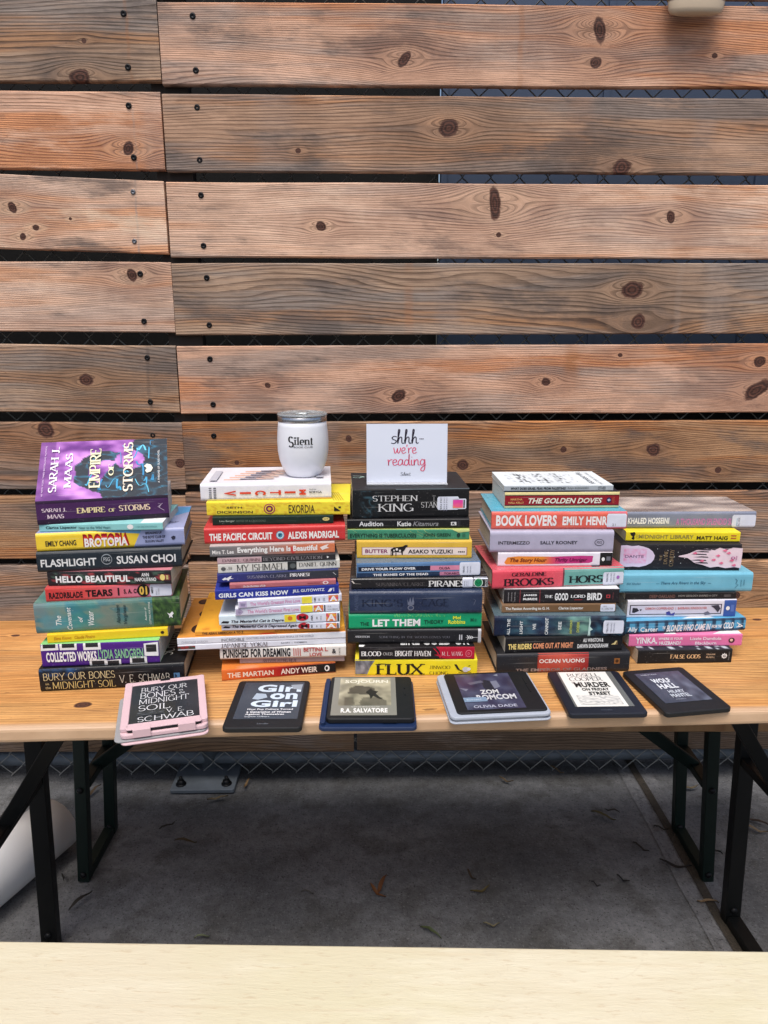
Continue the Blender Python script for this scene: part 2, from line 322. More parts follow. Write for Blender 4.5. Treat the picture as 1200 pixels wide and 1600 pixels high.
def text_shape(txt, st):
    """lettering as flat polygons fitted to the unit square; returns (verts, faces)"""
    key = (txt, st)
    if key in _tc: return _tc[key]
    V = []; Fc = []
    if st[0] in 'fdh':
        wv, wh, ser, gap = {'f': (.13, .045, .10, .11), 'F': (.2, .07, .11, .1), 'd': (.085, .06, .045, .10), 'h': (.125, .10, 0, .0)}['F' if st == 'fb' else st[0]]
        x = 0.0; k = 0
        def put(vs, fs):
            nonlocal k
            o = len(V); V.extend((a, b, k*1.2e-5) for a, b in vs); Fc.extend(tuple(i+o for i in f) for f in fs); k += 1
        for ch in txt:
            tbl = H_ if st[0] == 'h' else G
            w, strokes = tbl.get(ch, tbl.get(ch.upper(), (.4, [])))
            for p in strokes:
                if st[0] == 'h': q = [(x+a, b) for a, b in spl(p)]
                else: q = [(x+a*w, b) for a, b in p]
                put(*ribbon(q, wv, wh, st[0] == 'f'))
                if ser and not (abs(p[0][0]-p[-1][0]) < 1e-5 and len(p) > 6):
                    for e, e2 in ((q[0], q[1]), (q[-1], q[-2])):
                        dx, dy = abs(e[0]-e2[0]), abs(e[1]-e2[1])
                        if dy > dx*.6 and (e[1] < .02 or e[1] > .98 or (ch in 'inl' and e[1] > .55)):
                            yy = min(max(e[1], wh/2), 1-wh/2) if e[1] > .98 or e[1] < .02 else e[1]
                            put([(e[0]-ser-wv*.3, yy-wh/2), (e[0]+ser+wv*.3, yy-wh/2), (e[0]+ser+wv*.3, yy+wh/2), (e[0]-ser-wv*.3, yy+wh/2)], [(0, 1, 2, 3)])
                        elif dx >= dy and ch in 'EFTLZ' and (e[0] > x+w*.8 or (ch == 'T')):
                            s_ = -1 if e[1] > .5 else 1
                            put([(e[0]-wh/2, e[1]), (e[0]+wh/2, e[1]), (e[0]+wh/2, e[1]+s_*.2), (e[0]-wh/2, e[1]+s_*.2)], [(0, 1, 2, 3)])
            x += w+gap
    else:
        cu = bpy.data.curves.new('t', 'FONT'); cu.body = txt; cu.resolution_u = 3; cu.fill_mode = 'FRONT'
        cu.offset = {'s': .004, 'b': .022, 'B': .04, 'i': .008, 'j': .028}.get(st[0], .0)
        if st[0] in 'BF': cu.space_character = 1.06
        if st[0] in 'ij': cu.shear = .28
        cu.space_line = .92
        if '\n' in txt: cu.align_x = 'CENTER'
        ob = bpy.data.objects.new('t', cu); me = bpy.data.meshes.new_from_object(ob)
        V = [(v.co.x, v.co.y, 0.0) for v in me.vertices]; Fc = [tuple(p.vertices) for p in me.polygons]
        bpy.data.meshes.remove(me); bpy.data.objects.remove(ob); bpy.data.curves.remove(cu)
    if not V: return ([], [])
    x0 = min(v[0] for v in V); x1 = max(v[0] for v in V); y0 = min(v[1] for v in V); y1 = max(v[1] for v in V)
    V = [((v[0]-x0)/max(x1-x0, 1e-6), (v[1]-y0)/max(y1-y0, 1e-6), v[2]) for v in V]
    _tc[key] = (V, Fc); return _tc[key]
def lerp(a, b, t): return tuple(a[i]+(b[i]-a[i])*t for i in range(3))
def ramp(cs, t):
    t = min(max(t, 0), .9999)*(len(cs)-1); i = int(t); return lerp(cs[i], cs[i+1], t-i)
def put_items(mb, items, U, surf, mi=0, nv=8, lift0=.00012, dl=.00009):
    """items drawn on a surface; U turns an item's x into 0..1, v runs 0 (top) .. 1; surf(u, v, lift) -> point"""
    for k, it in enumerate(items):
        e = lift0+dl*k+(.00022 if it[0] in 'tel' and nv > 4 else 0); ty = it[0]
        if ty == 't':
            _, txt, x0, x1, v0, v1, col, st = it
            V, Fc = text_shape(txt, st.rstrip('^v')); u0, u1 = U(x0), U(x1); vs = []
            for (a, b, z) in V:
                if st.endswith('^'): a, b = 1-b, a
                elif st.endswith('v'): a, b = b, 1-a
                vs.append(surf(u0+(u1-u0)*a, v1+(v0-v1)*b, e+z))
            mb.add(vs, Fc, col, mi)
        elif ty in 'rga':
            _, x0, x1, v0, v1, col = it[:6]
            nx = {'r': 1, 'g': 16, 'a': it[6] if ty == 'a' else 1}[ty]; ny = it[7] if ty == 'a' else nv
            vs = [surf(U(x0)+(U(x1)-U(x0))*i/nx, v0+(v1-v0)*j/ny, e) for j in range(ny+1) for i in range(nx+1)]
            fs = []; cs = []
            for j in range(ny):
                for i in range(nx):
                    fs.append((j*(nx+1)+i, (j+1)*(nx+1)+i, (j+1)*(nx+1)+i+1, j*(nx+1)+i+1))
                    if ty == 'r': cs.append(col)
                    elif ty == 'g': cs.append((ramp(col, i/nx), ramp(col, i/nx), ramp(col, (i+1)/nx), ramp(col, (i+1)/nx)))
                    else: cs.append((col(i/nx, j/ny), col(i/nx, (j+1)/ny), col((i+1)/nx, (j+1)/ny), col((i+1)/nx, j/ny)))
            mb.add(vs, fs, cs, mi)
        elif ty == 'e':
            _, xc, vc, rx, rv, col = it; n = 20
            u = U(xc); ru = U(xc+rx)-u
            mb.add([surf(u+ru*math.cos(2*math.pi*i/n), vc+rv*math.sin(2*math.pi*i/n), e) for i in range(n)], [tuple(range(n-1, -1, -1))], col, mi)
        elif ty == 'p':
            def clip(pl, k, s):
                out = []
                for (a, b) in zip(pl, pl[1:]+pl[:1]):
                    ia, ib = s*(a[1]-k) >= 0, s*(b[1]-k) >= 0
                    if ia: out.append(a)
                    if ia != ib: t = (k-a[1])/(b[1]-a[1]); out.append((a[0]+(b[0]-a[0])*t, k))
                return out
            n = 12 if nv > 4 else 1
            for q in range(n):
                pl = clip(clip(list(it[1]), q/n, 1), (q+1)/n, -1) if n > 1 else it[1]
                if len(pl) > 2: mb.add([surf(U(x), v, e) for x, v in pl], [tuple(range(len(pl)))], it[2], mi)
        elif ty == 'l':                                # a drawn line
            _, pts, w, col = it
            vs, fs = ribbon([(U(x), 1-v) for x, v in pts], w, w, False)
            mb.add([surf(a, 1-b, e) for a, b in vs], fs, col, mi)

# ================================================================== SETTING
# ---- concrete ground
def concrete(name, base, var, dark=.4):
    m = NT(name); o = m.obj()
    a = m.noise(o, 2.2, 5, .6); b = m.noise(o, 42, 5, .75); c = m.noise(o, 150, 3, .7); d = m.noise(o, 9, 4, .6)
    col = m.mix(m.sm(a, .3, .7), tuple(x*(1-var) for x in base)+(1,), tuple(x*(1+var) for x in base)+(1,))
    col = m.mix(m.m('MULTIPLY', m.sm(d, .46, .68), dark), col, (base[0]*.45, base[1]*.42, base[2]*.36, 1))
    col = m.mix(1.0, col, m.mix(b, (.22, .22, .22, 1), (1.8, 1.8, 1.8, 1)), 'MULTIPLY')
    col = m.mix(m.m('MULTIPLY', m.sm(c, .58, .66), .85), col, (base[0]*.22, base[1]*.2, base[2]*.19, 1))
    col = m.mix(m.m('MULTIPLY', m.sm(c, .40, .32), .6), col, (base[0]*1.9, base[1]*1.9, base[2]*1.85, 1))
    m.base(col); m.rough(.9); m.bump(m.m('ADD', b, m.m('MULTIPLY', c, .6)), .004)
    return m.mat
M_CONC = concrete('concrete', (.122, .123, .127), .38, .6)
g = MB(); g.box(-20, 20, -20, 20, -.2, 0)
tag(g.build('ground', M_CONC), kind='structure')
M_BAND = concrete('trowelled_concrete', (.155, .155, .16), .2, .35)
M_DIRT = concrete('joint_dirt', (.045, .036, .026), .3)
j0, j1 = at_z(988, 1200, 0), at_z(1132, 1452, 0); jd = (j1-j0).normalized(); jn = Vector((-jd.y, jd.x, 0))
def strip(name, off, w, z, m):
    a = j0-jd*3+jn*off; b = j1+jd*2.2+jn*off; s = MB()
    n = 60; vs = []
    for i in range(n+1):
        p = a.lerp(b, i/n)
        wob = .006*mnoise.noise(Vector((i*.9, w*90, 1)))
        vs += [tuple(p-jn*(w/2+wob))[:2]+(z,), tuple(p+jn*(w/2-wob))[:2]+(z,)]
    s.add(vs, [(2*i, 2*i+1, 2*i+3, 2*i+2) for i in range(n)])
    tag(s.build(name, m), kind='structure')
strip('trowelled_band', .0, .105, .003, M_BAND)
strip('ground_joint', .0, .024, .0062, M_DIRT)

# ---- walls behind the fence
FD, FK = 2.0, math.tan(R(1.0))
M_DARK = simple('black_mesh_sheet', (7, 7, 9), .95, var=.3, scale=8)
M_BLUE = simple('blue_grey_paint', (62, 78, 104), .6, var=.15, scale=3)
d = MB(); d.box(-4, .18, FD+.62, FD+.67, 0, 3.2)
d.box(.18, 4, FD+.62, FD+.67, 0, 1.25)
tag(d.build('screen_wall', M_DARK), 'black screening wall behind the chain link fence', 'wall')
b = MB(); b.box(.182, 4.2, FD+.54, FD+.60, 1.28, 3.0)
for i in range(9): b.box(.182+i*.5, .20+i*.5, FD+.53, FD+.539, 1.28, 3.0)
tag(b.build('painted_wall', M_BLUE), 'blue grey painted wall seen through the upper gaps between the planks', 'wall')

# ---- plank fence
fence = empty('plank_fence', (0, FD, 0), math.atan(FK))
tag(fence, 'weathered horizontal pine plank fence with dark gaps behind the table', 'fence')
def fl(px, py):                                    # photo pixel -> fence local (u, z)
    p = at_y(px, py, FD, FK); return Vector(((p.x)/math.cos(math.atan(FK)), p.z))
def fscale(py): return FPX/((FD)*cp - (at_y(600, py, FD).z-CAM_H)*sp)
def W4(r, g_, b_): return (r, g_, b_, 1)
PAL = {  # early, late, grey, greyamt, orange
 'pink':  (W4(.66,.41,.285), W4(.27,.11,.06), W4(.38,.305,.265), .75, .85),
 'pale':  (W4(.73,.495,.36), W4(.36,.175,.11), W4(.45,.365,.32), .6, .7),
 'brown': (W4(.44,.275,.18), W4(.085,.04,.02), W4(.25,.205,.18), .9, .6),
 'grey':  (W4(.44,.30,.205), W4(.09,.05,.032), W4(.285,.24,.21), .95, .65),
 'warm':  (W4(.48,.275,.145), W4(.11,.046,.021), W4(.25,.19,.15), .7, .9),
 'deep_shade':  (W4(.06,.042,.030), W4(.03,.018,.012), W4(.05,.042,.036), .6, .2),  # under-table shadow painted into the lowest plank's colours, as in the next entry
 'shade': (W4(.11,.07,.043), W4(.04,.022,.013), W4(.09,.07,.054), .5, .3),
}
OS = W4(.40, .17, .07); GS = W4(.30, .27, .26); DS = W4(.07, .055, .05)
# side, (left x, top, bottom), (right x, top, bottom), palette, knots (x, y, r, aspect), streaks (x, half width, amount, colour), label
BOARDS = [
 ('R', (250,-140,-12), (1200,-136,-3), 'grey', [], [], None),
 ('R', (254,3,132), (1200,9,137), 'pink', [(632,92,15,.5,-38),(937,46,20,.5,12),(931,98,9,1.1,30),(1117,87,4,1.2)], [(814,5,.5,OS),(355,16,.2,GS)], None),
 ('R', (261,147,268), (1200,154,272), 'brown', [(701,200,14,1.15),(971,262,13,1.1),(466,236,4.5,1)], [(432,34,.3,GS),(1100,20,.3,GS),(905,24,.25,OS)], None),
 ('R', (267,284,402), (1200,289,405), 'pale', [(773,318,26,.36,8),(501,354,7,1.2),(779,367,4,1),(1048,340,11,.65,12)], [(1068,20,.35,OS)], None),
 ('R', (275,411,524), (1200,411,521), 'grey', [(988,453,14,1.25),(997,503,13,.9)], [(640,8,.35,OS),(700,22,.3,GS),(1120,22,.5,W4(.46,.38,.33)),(1060,6,.4,W4(.46,.38,.33))], None),
 ('R', (283,541,647), (1200,537,645), 'pink', [(623,619,9,1.4,30),(853,597,6.5,1.1),(969,555,3.5,1.2),(418,602,4.5,1.1),(1188,565,9,1.1),(1182,610,12,1.9,35)], [(892,13,.8,OS),(440,12,.25,GS)], None),
 ('R', (290,660,758), (1200,657,754), 'warm', [(1021,703,10,1.15),(880,703,5,1),(1122,735,5.5,1),(545,686,6,.8),(723,727,9,1.1),(370,723,4,1)], [(520,14,.3,GS)], None),
 ('R', (296,770,868), (1200,767,864), 'brown', [(1095,815,8,1.1),(290,838,6,1)], [], None),
 ('R', (301,880,982), (1200,876,977), 'warm', [(1150,930,7,1)], [], None),
 ('R', (306,992,1074), (1200,988,1070), 'brown', [], [], None),
 ('R', (558,1082,1174), (1200,1080,1171), 'deep_shade', [], [], None),
 ('L', (-100,-140,-8), (246,-140,-8), 'grey', [], [], None),
 ('L', (-100,-3,127), (252,-2,127), 'grey', [(125,121,12,1.4),(131,64,4,1)], [(200,3,.4,OS)], None),
 ('L', (-100,140,263), (258,143,266), 'pink', [(200,232,12,.75,-20)], [(210,2,.4,GS),(240,20,.35,GS)], None),
 ('L', (-100,267,385), (263,283,397), 'pale', [(19,324,9,.7,30),(36,370,6,.8),(56,356,5,1.1),(110,342,2.5,1)], [(213,2,.5,GS)], None),
 ('L', (-100,407,517), (274,410,520), 'pale', [(206,430,10,.8)], [], None),
 ('L', (-100,537,643), (281,540,645), 'grey', [(135,594,10,1.15)], [(232,3,.4,DS)], None),
 ('L', (-100,659,764), (291,661,765), 'brown', [(72,672,15,.8,35),(282,724,8,1)], [], None),
 ('L', (-100,775,874), (296,775,874), 'warm', [(292,838,5,1)], [(233,3,.5,DS)], None),
 ('L', (-100,884,982), (301,884,982), 'brown', [], [], None),
 ('L', (-100,992,1074), (306,992,1074), 'grey', [], [], None),
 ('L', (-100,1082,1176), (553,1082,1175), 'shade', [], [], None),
]
SCREWS = [(301,25),(306,110),(308,168),(312,250),(314,305),(318,384),(323,434),(327,508),(328,561),(333,632),(334,681),(339,748),
          (193,21),(200,105),(201,165),(209,246),(208,300),(210,377),(219,428),(225,502),(230,559),(235,628),(239,680),(243,748)]
M_SCREW = simple('black_steel_screw', (22, 22, 24), .45, .6, .3, 200)
M_SCREW_L = simple('bare_steel_screw', (110, 112, 118), .4, .8, .3, 200)
screws_left = list(SCREWS)
for bi, (side, (lx, lt, lb), (rx, rt, rb), pal, knots, streaks, lab) in enumerate(BOARDS):
    tl, bl, tr, br = fl(lx, lt), fl(lx, lb), fl(rx, rt), fl(rx, rb)
    if side == 'R':                                 # runs on beyond the frame
        q = (2.6-tr.x)/(tr.x-tl.x); tr = tr+(tr-tl)*q; br = br+(br-bl)*((2.6-br.x)/(br.x-bl.x))
    else:
        q = (-2.6-tl.x)/(tr.x-tl.x); tl = tl+(tr-tl)*q; bl = bl+(br-bl)*((-2.6-bl.x)/(br.x-bl.x))
    o2 = Vector(((tr.x if side == 'L' else tl.x), (tl.y+bl.y+tr.y+br.y)/4))
    early, late, grey, ga, oa = PAL[pal]; sc = fscale((lt+lb)/2)
    kn = []
    for kq in knots:
        p = fl(kq[0], kq[1])-o2; kn.append((p.x, p.y, kq[2]/sc)+tuple(kq[3:]))
    st = []; kn = [k_+((rnd.uniform(-25, 25),) if len(k_) < 5 else ()) for k_ in kn]
    for (x, hw, am, c) in streaks: st.append((fl(x, (lt+lb)/2).x-o2.x, hw/sc, am, c))
    jit = 1+.08*rnd.uniform(-1, 1); early = tuple(e*jit for e in early[:3])+(1,)
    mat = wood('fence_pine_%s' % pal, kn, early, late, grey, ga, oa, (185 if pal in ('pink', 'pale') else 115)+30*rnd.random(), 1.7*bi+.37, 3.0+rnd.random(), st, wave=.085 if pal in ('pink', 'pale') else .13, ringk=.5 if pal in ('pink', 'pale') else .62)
    n = 40; mb = MB(); vs = []; a2 = bl-o2; b2 = br-o2; c2 = tl-o2; d2 = tr-o2
    ph = rnd.random()*50; cup = .0015
    prof = []
    for i in range(n+1):
        t = i/n; p0 = a2.lerp(b2, t); p1 = c2.lerp(d2, t)
        wz = .0016*mnoise.noise(Vector((p0.x*3, ph, 0))); wt = .0016*mnoise.noise(Vector((p0.x*3, ph, 9)))
        wy = .003*mnoise.noise(Vector((p0.x*.8, ph, 3)))
        z0, z1 = p0.y+wz, p1.y+wt; e = .003
        ring = [(p0.x, wy+e, z0), (p0.x, wy, z0+e), (p0.x, wy+cup*.3, (z0+z1)/2), (p0.x, wy, z1-e), (p0.x, wy+e, z1), (p0.x, wy+.019, z1), (p0.x, wy+.019, z0)]
        vs += ring
    k = 7; fs = []
    for i in range(n):
        for q in range(k): fs.append((i*k+q, (i+1)*k+q, (i+1)*k+(q+1) % k, i*k+(q+1) % k))
    fs.append(tuple(range(k))); fs.append(tuple(range(n*k+k-1, n*k-1, -1)))
    mb.add(vs, fs)
    pl = mb.build('plank', mat, fence); pl.location = (o2.x, 0, o2.y)
    for (sx, sy) in list(screws_left):
        if lt < sy < lb and ((side == 'L') == (sx < 270)):
            screws_left.remove((sx, sy)); p = fl(sx, sy)-o2; s = MB()
            r = .0074 if (sx, sy) not in ((208,300),(210,377)) else .0062
            s.lathe([(0, -.0008), (r*.30, -.0010), (r*.42, -.0022), (r*.85, -.0020), (r, -.0008), (r*1.02, .002)], 14)
            s.v = [(x+p.x, z-.0, y+p.y) for x, y, z in s.v]
            s.v = [(x, yy, z) for x, yy, z in s.v]
            s.build('screw', M_SCREW if r > .007 else M_SCREW_L, pl)
# posts that carry the planks
M_POST = simple('dark_timber', (40, 34, 30), .85, var=.3, scale=20)
for px in (285, 1500, -700):
    u = fl(px, 500).x; p = MB(); p.box(u-.045, u+.045, .0215, .060, .16, 2.35); p.build('post', M_POST, fence)

# ---- chain link fence behind
CY = FD+.085
M_GALV = simple('galvanised_steel', (112, 120, 128), .5, .25, .35, 25)
M_WIRE = simple('dull_wire', (150, 150, 146), .55, .2, .35, 60)
cl = empty('chain_link_fence', (0, CY, 0), math.atan(FK)); tag(cl, 'galvanised chain link fence standing behind the wooden planks', 'fence')
w = MB(); pitch = .0375; top = 2.4
for i in range(-66, 67):
    pts = []; x0 = i*pitch; nz = int((top-.006)/pitch)
    for j in range(nz+1):
        s_ = 1 if ((i+j) % 2 == 0) else -1
        wx = .004*mnoise.noise(Vector((i*1.7, j*.31, 0)))
        for q in (-1, 1):                           # rounded corners where wires hook
            pts.append((x0+s_*pitch/2*.98+wx, (.004 if s_ > 0 else -.004)*q, .006+j*pitch+q*.002))
    w.tube(pts, .0018, 5)
w.build('wire_mesh', M_WIRE, cl)
r_ = MB(); r_.tube([(-2.6, .03, .043), (2.6, .03, .043)], .021, 14); r_.build('bottom_rail', M_GALV, cl)
r_ = MB(); r_.tube([(-2.6, .03, 2.38), (2.6, .03, 2.38)], .021, 14); r_.build('top_rail', M_GALV, cl)
pp = at_z(320, 1228, 0)
for dx in (0, 2.1, -1.9):
    ux = pp.x+dx
    r_ = MB(); r_.tube([(ux, .035, 0.012), (ux, .035, 2.42)], .03, 18); r_.build('post', M_GALV, cl)
    r_ = MB(); r_.rbox(ux-.098, ux+.098, -.105, .09, .004, .016, .006); bp = r_.build('base_plate', M_GALV, cl)
    for bx in (-.07, .07):
        for by in (-.075, .065):
            r_ = MB(); r_.lathe([(.016, .016), (.016, .019), (.0, .019)], 14, (ux+bx, by, 0)); r_.lathe([(.011, .019), (.011, .030), (.0, .030)], 6, (ux+bx, by, 0)); r_.lathe([(.0055, .03), (.0055, .042), (0, .043)], 8, (ux+bx, by, 0))
            r_.build('anchor_bolt', M_SCREW, bp)

# ---- lamp at the top of the fence
M_CREAM = simple('cream_enamel', (206, 186, 160), .4, var=.06, scale=20)
lp = at_y(1092, 0, FD-.035); sc = FPX/((FD-.035)*cp-(lp.z-CAM_H)*sp)
hw = 47/sc; zb = at_y(1092, 17, FD-.045).z
lamp = empty('wall_lamp', (lp.x, FD-.001+FK*lp.x, zb)); tag(lamp, 'cream rounded wall lamp fixed at the top right of the plank fence', 'lamp')
s = MB(); s.lathe([(0, .0), (hw*.7, .001), (hw*.86, .004), (hw*.93, .012), (hw*.96, .03), (hw, .20), (hw*.97, .215), (0, .22)], 36, (0, -.032, 0), sy=.30)
s.build('lamp_shade', M_CREAM, lamp)
s = MB(); s.lathe([(hw*.97, .0285), (hw*.985, .029), (hw*.985, .034), (hw*.97, .0345)], 36, (0, -.032, 0), sy=.30); s.build('trim_ring', simple('brass_trim', (150, 130, 90), .4, .6), lamp)
s = MB(); s.rbox(-.04, .04, -.012, -.001, .03, .19, .004); s.build('mounting_plate', M_SCREW, lamp)

# ---- beer table
a, b_, c_, d_ = at_z(0, 1139, TAB_Z), at_z(1200, 1110, TAB_Z), at_z(0, 971, TAB_Z), at_z(1200, 945, TAB_Z)
TROT = math.atan2((b_-a).y, (b_-a).x); tc = (a+b_)/2
ex = Vector((math.cos(TROT), math.sin(TROT), 0)); ey = Vector((-math.sin(TROT), math.cos(TROT), 0))
TDEP = (((c_+d_)/2)-tc).dot(ey); print('TABLE rot', math.degrees(TROT), 'front', tc, 'depth', TDEP)
table = empty('folding_table', (tc.x, tc.y, 0), TROT); tag(table, 'orange pine folding table with dark steel legs carrying the book stacks', 'table')
def tl_(p): q = p-Vector((tc.x, tc.y, 0)); return Vector((q.dot(ex), q.dot(ey), p.z))
tk = [tl_(at_z(130, 1101, TAB_Z)), tl_(at_z(24, 993, TAB_Z)), tl_(at_z(1183, 968, TAB_Z)), tl_(at_z(345, 985, TAB_Z))]
M_TAB = wood('varnished_pine', [(tk[0].x, tk[0].y, .010, 1.5), (tk[1].x, tk[1].y, .0055, 1.6), (tk[2].x, tk[2].y, .006, 1.7), (tk[3].x, tk[3].y, .008, 1.4)],
             W4(.66,.365,.135), W4(.42,.18,.052), W4(.52,.32,.155), .35, .3, 120, 4.4, 1.6, gloss=.45, ringk=.6, seams=.112, vaxis=1,
             edge=(.020, .006, W4(.38,.23,.13), W4(.66,.46,.30)))
t = MB(); th = .027; L2 = 1.0; rr = .007
prof = []
for k in range(5): an = R(180+90*k/4); prof.append((rr+rr*math.cos(an), rr+rr*math.sin(an)))
prof = [(y, z) for y, z in prof]
low = [(rr-rr*math.sin(R(90*k/4)), rr-rr*math.cos(R(90*k/4))) for k in range(5)]
low = [(rr*(1-math.sin(R(90*k/4))), rr*(1-math.cos(R(90*k/4)))) for k in range(5)][::-1]   # y, z from edge
front = [(rr*(1-math.sin(R(90*k/4))), rr*(1-math.cos(R(90*k/4)))) for k in range(5)]
# cross-section: bottom front rounding, top front rounding, top back, bottom back
sec = [(rr*(1-math.sin(R(q))), -th+rr*(1-math.cos(R(q)))) for q in (0, 30, 60, 90)] + [(rr*(1-math.sin(R(q))), -rr*(1-math.cos(R(q)))) for q in (90, 60, 30, 0)] \
    + [(TDEP-rr*(1-math.sin(R(q))), -rr*(1-math.cos(R(q)))) for q in (0, 45, 90)] + [(TDEP-rr*(1-math.sin(R(q))), -th+rr*(1-math.cos(R(q)))) for q in (90, 45, 0)]
n = 60; k = len(sec); vs = []; fs = []
for i in range(n+1):
    x = -L2+2*L2*i/n
    for (y, z) in sec:
        wv = .0015*mnoise.noise(Vector((x*6, z*40, 0))) if y < .02 else 0
        vs.append((x, y+wv, z))
for i in range(n):
    for q in range(k): fs.append((i*k+q, i*k+(q+1) % k, (i+1)*k+(q+1) % k, (i+1)*k+q))
fs.append(tuple(range(k-1, -1, -1))); fs.append(tuple(range(n*k, n*k+k)))
t.add(vs, fs); top_o = t.build('tabletop', M_TAB, table); top_o.location.z = TAB_Z
M_LEG = simple('black_green_steel', (9, 11, 11), .45, .3, .3, 40)
M_LEGG = simple('dark_green_steel', (12, 30, 25), .45, .3, .3, 40)
def leg_frame(root, xb, y0, y1, ztop, inner, mat, w=.037, cb=.62, bw=.032):
    lean = .030*(1 if xb > 0 else -1)
    for yy in (y0, y1):
        s = MB(); s.bar((xb, yy, .004), (xb-lean, yy, ztop), w, .026, (0, 1, 0)); s.build('leg', mat, root, .002)
    s = MB(); s.bar((xb, y0+.0135, .014), (xb, y1-.0135, .014), w*.9, .026); s.build('foot_bar', mat, root, .002)
    s = MB(); s.bar((xb-lean*cb, y0+.0135, ztop*cb), (xb-lean*cb, y1-.0135, ztop*cb), .03, .02); s.build('cross_bar', mat, root, .002)
    ym = (y0+y1)/2
    s = MB(); s.bar((xb-lean*cb, ym, ztop*cb), (inner, ym, ztop-.012), bw, .014, (0, 1, 0)); s.build('brace', mat, root, .002)
    s = MB(); s.box(xb-.06, xb+.06, y0-.02, y1+.02, ztop+.0005, ztop+.0045); s.build('mounting_plate', mat, root)
    for yy in (y0, y1):                              # pivot bolts on the outer faces
        for q in (cb, .06):
            s = MB(); xx = xb-lean*q; s.lathe([(.008, 0), (.008, .003), (.005, .006), (0, .0065)], 10)
            s.v = [(xx+a_, yy-.013-c_, ztop*q+b__) for a_, b__, c_ in s.v]; s.build('bolt', M_SCREW, root)
pr, plf = tl_(at_z(1140, 1440, 0)), tl_(at_z(82, 1478, 0))
print('TABLE legs', pr, plf)
leg_frame(table, pr.x, .035, pr.y, TAB_Z-th-.005, pr.x-.20, M_LEG, cb=.60, bw=.028)
leg_frame(table, plf.x, .035, pr.y, TAB_Z-th-.005, plf.x+.20, M_LEG, cb=.60, bw=.028)

# ---- green legged bench behind the table
q = [at_z(1101, 1372, 0), at_z(1048, 1300, 0), at_z(132, 1378, 0), at_z(166, 1300, 0)]
print('BENCH legs', q)
by0 = (q[0].y+q[2].y)/2; by1 = (q[1].y+q[3].y)/2
bench = empty('back_bench', ((q[0].x+q[2].x)/2, (by0+by1)/2, 0)); tag(bench, 'green legged bench tucked behind the table along the fence', 'bench')
M_SEAT = wood('bench_pine', [], W4(.45,.27,.13), W4(.25,.11,.045), W4(.35,.24,.15), .4, .3, 90, 8.8, 2.2, gloss=.5, ringk=.45, vaxis=1)
s = MB(); s.rbox(-1.1, 1.1, -.125, .125, .445, .47, .012); s.build('seat', M_SEAT, bench)
hx = (q[0].x-q[2].x)/2; hy = (by1-by0)/2
leg_frame(bench, hx, -hy, hy, .44, hx-.22, M_LEGG, .030); leg_frame(bench, -hx, -hy, hy, .44, -hx+.22, M_LEGG, .030)

# ---- cream bench in front
BZ = .48
a, b_ = at_z(0, 1470, BZ), at_z(1200, 1486, BZ); BROT = math.atan2((b_-a).y, (b_-a).x); bc = (a+b_)/2
print('CREAM bench', bc, math.degrees(BROT))
m = NT('worn_cream_paint'); o = m.obj(); sx = m.sep(o)
st = m.comb(m.m('MULTIPLY', sx[0], 4), m.m('MULTIPLY', sx[1], 22), sx[2])
n1 = m.noise(st, 1, 5, .65); n2 = m.noise(m.comb(m.m('MULTIPLY', sx[0], 30), m.m('MULTIPLY', sx[1], 160), 0.0), 1, 4, .65); n3 = m.noise(o, 2.5, 3, .5); n4 = m.noise(o, 130, 3, .7)
c = m.mix(m.sm(n3, .35, .65), W4(.585,.535,.37), W4(.60,.54,.40)); c = m.mix(m.m('MULTIPLY', m.sm(n1, .45, .7), .5), c, W4(.68,.64,.50))
c = m.mix(m.m('MULTIPLY', m.sm(n2, .56, .70), .55), c, W4(.48,.38,.25)); c = m.mix(m.m('MULTIPLY', m.sm(n4, .68, .76), .3), c, W4(.3,.25,.18))
vor = m.n('ShaderNodeTexVoronoi', feature='DISTANCE_TO_EDGE'); m.put(vor.inputs['Vector'], m.comb(m.m('MULTIPLY_ADD', n3, 2.0, m.m('MULTIPLY', sx[0], 5)), m.m('MULTIPLY', sx[1], 9), 0.0)); vor.inputs['Scale'].default_value = 1.0
c = m.mix(m.m('MULTIPLY', m.m('MULTIPLY', m.sm(vor.outputs['Distance'], .012, .004), m.sm(n1, .56, .66)), .16), c, W4(.42,.34,.24))
n5 = m.noise(m.comb(m.m('MULTIPLY_ADD', n3, .6, m.m('MULTIPLY', sx[0], 16)), m.m('MULTIPLY', sx[1], 9), 3.0), 1, 3, .6); n6 = m.noise(m.comb(m.m('MULTIPLY', sx[0], 3), m.m('MULTIPLY', sx[1], 60), 5.0), 1, 4, .6)
c = m.mix(m.m('MULTIPLY', m.sm(m.m('ABSOLUTE', m.m('SUBTRACT', n5, .5)), .006, .001), m.m('MULTIPLY', m.sm(n4, .45, .6), .14)), c, W4(.44,.38,.28))
c = m.mix(m.m('MULTIPLY', m.sm(n6, .55, .7), .4), c, W4(.56,.47,.32))
c = m.mix(m.m('MULTIPLY', m.sm(m.noise(o, 14, 4, .6), .6, .72), .3), c, W4(.52,.46,.36))
m.base(c); m.rough(m.m('MULTIPLY_ADD', n1, .3, .45)); m.bump(m.m('ADD', n2, n1), .0008)
M_CR = m.mat
cb = empty('cream_bench', (bc.x, bc.y, 0), BROT); tag(cb, 'worn cream painted bench across the bottom foreground, nearest the viewer', 'bench')
s = MB(); s.rbox(-1.1, 1.1, -.27, 0, BZ-.028, BZ, .01, n=4); s.build('seat', M_CR, cb)
leg_frame(cb, .86, -.235, -.035, BZ-.034, .64, M_LEG, .036); leg_frame(cb, -.86, -.235, -.035, BZ-.034, -.64, M_LEG, .036)

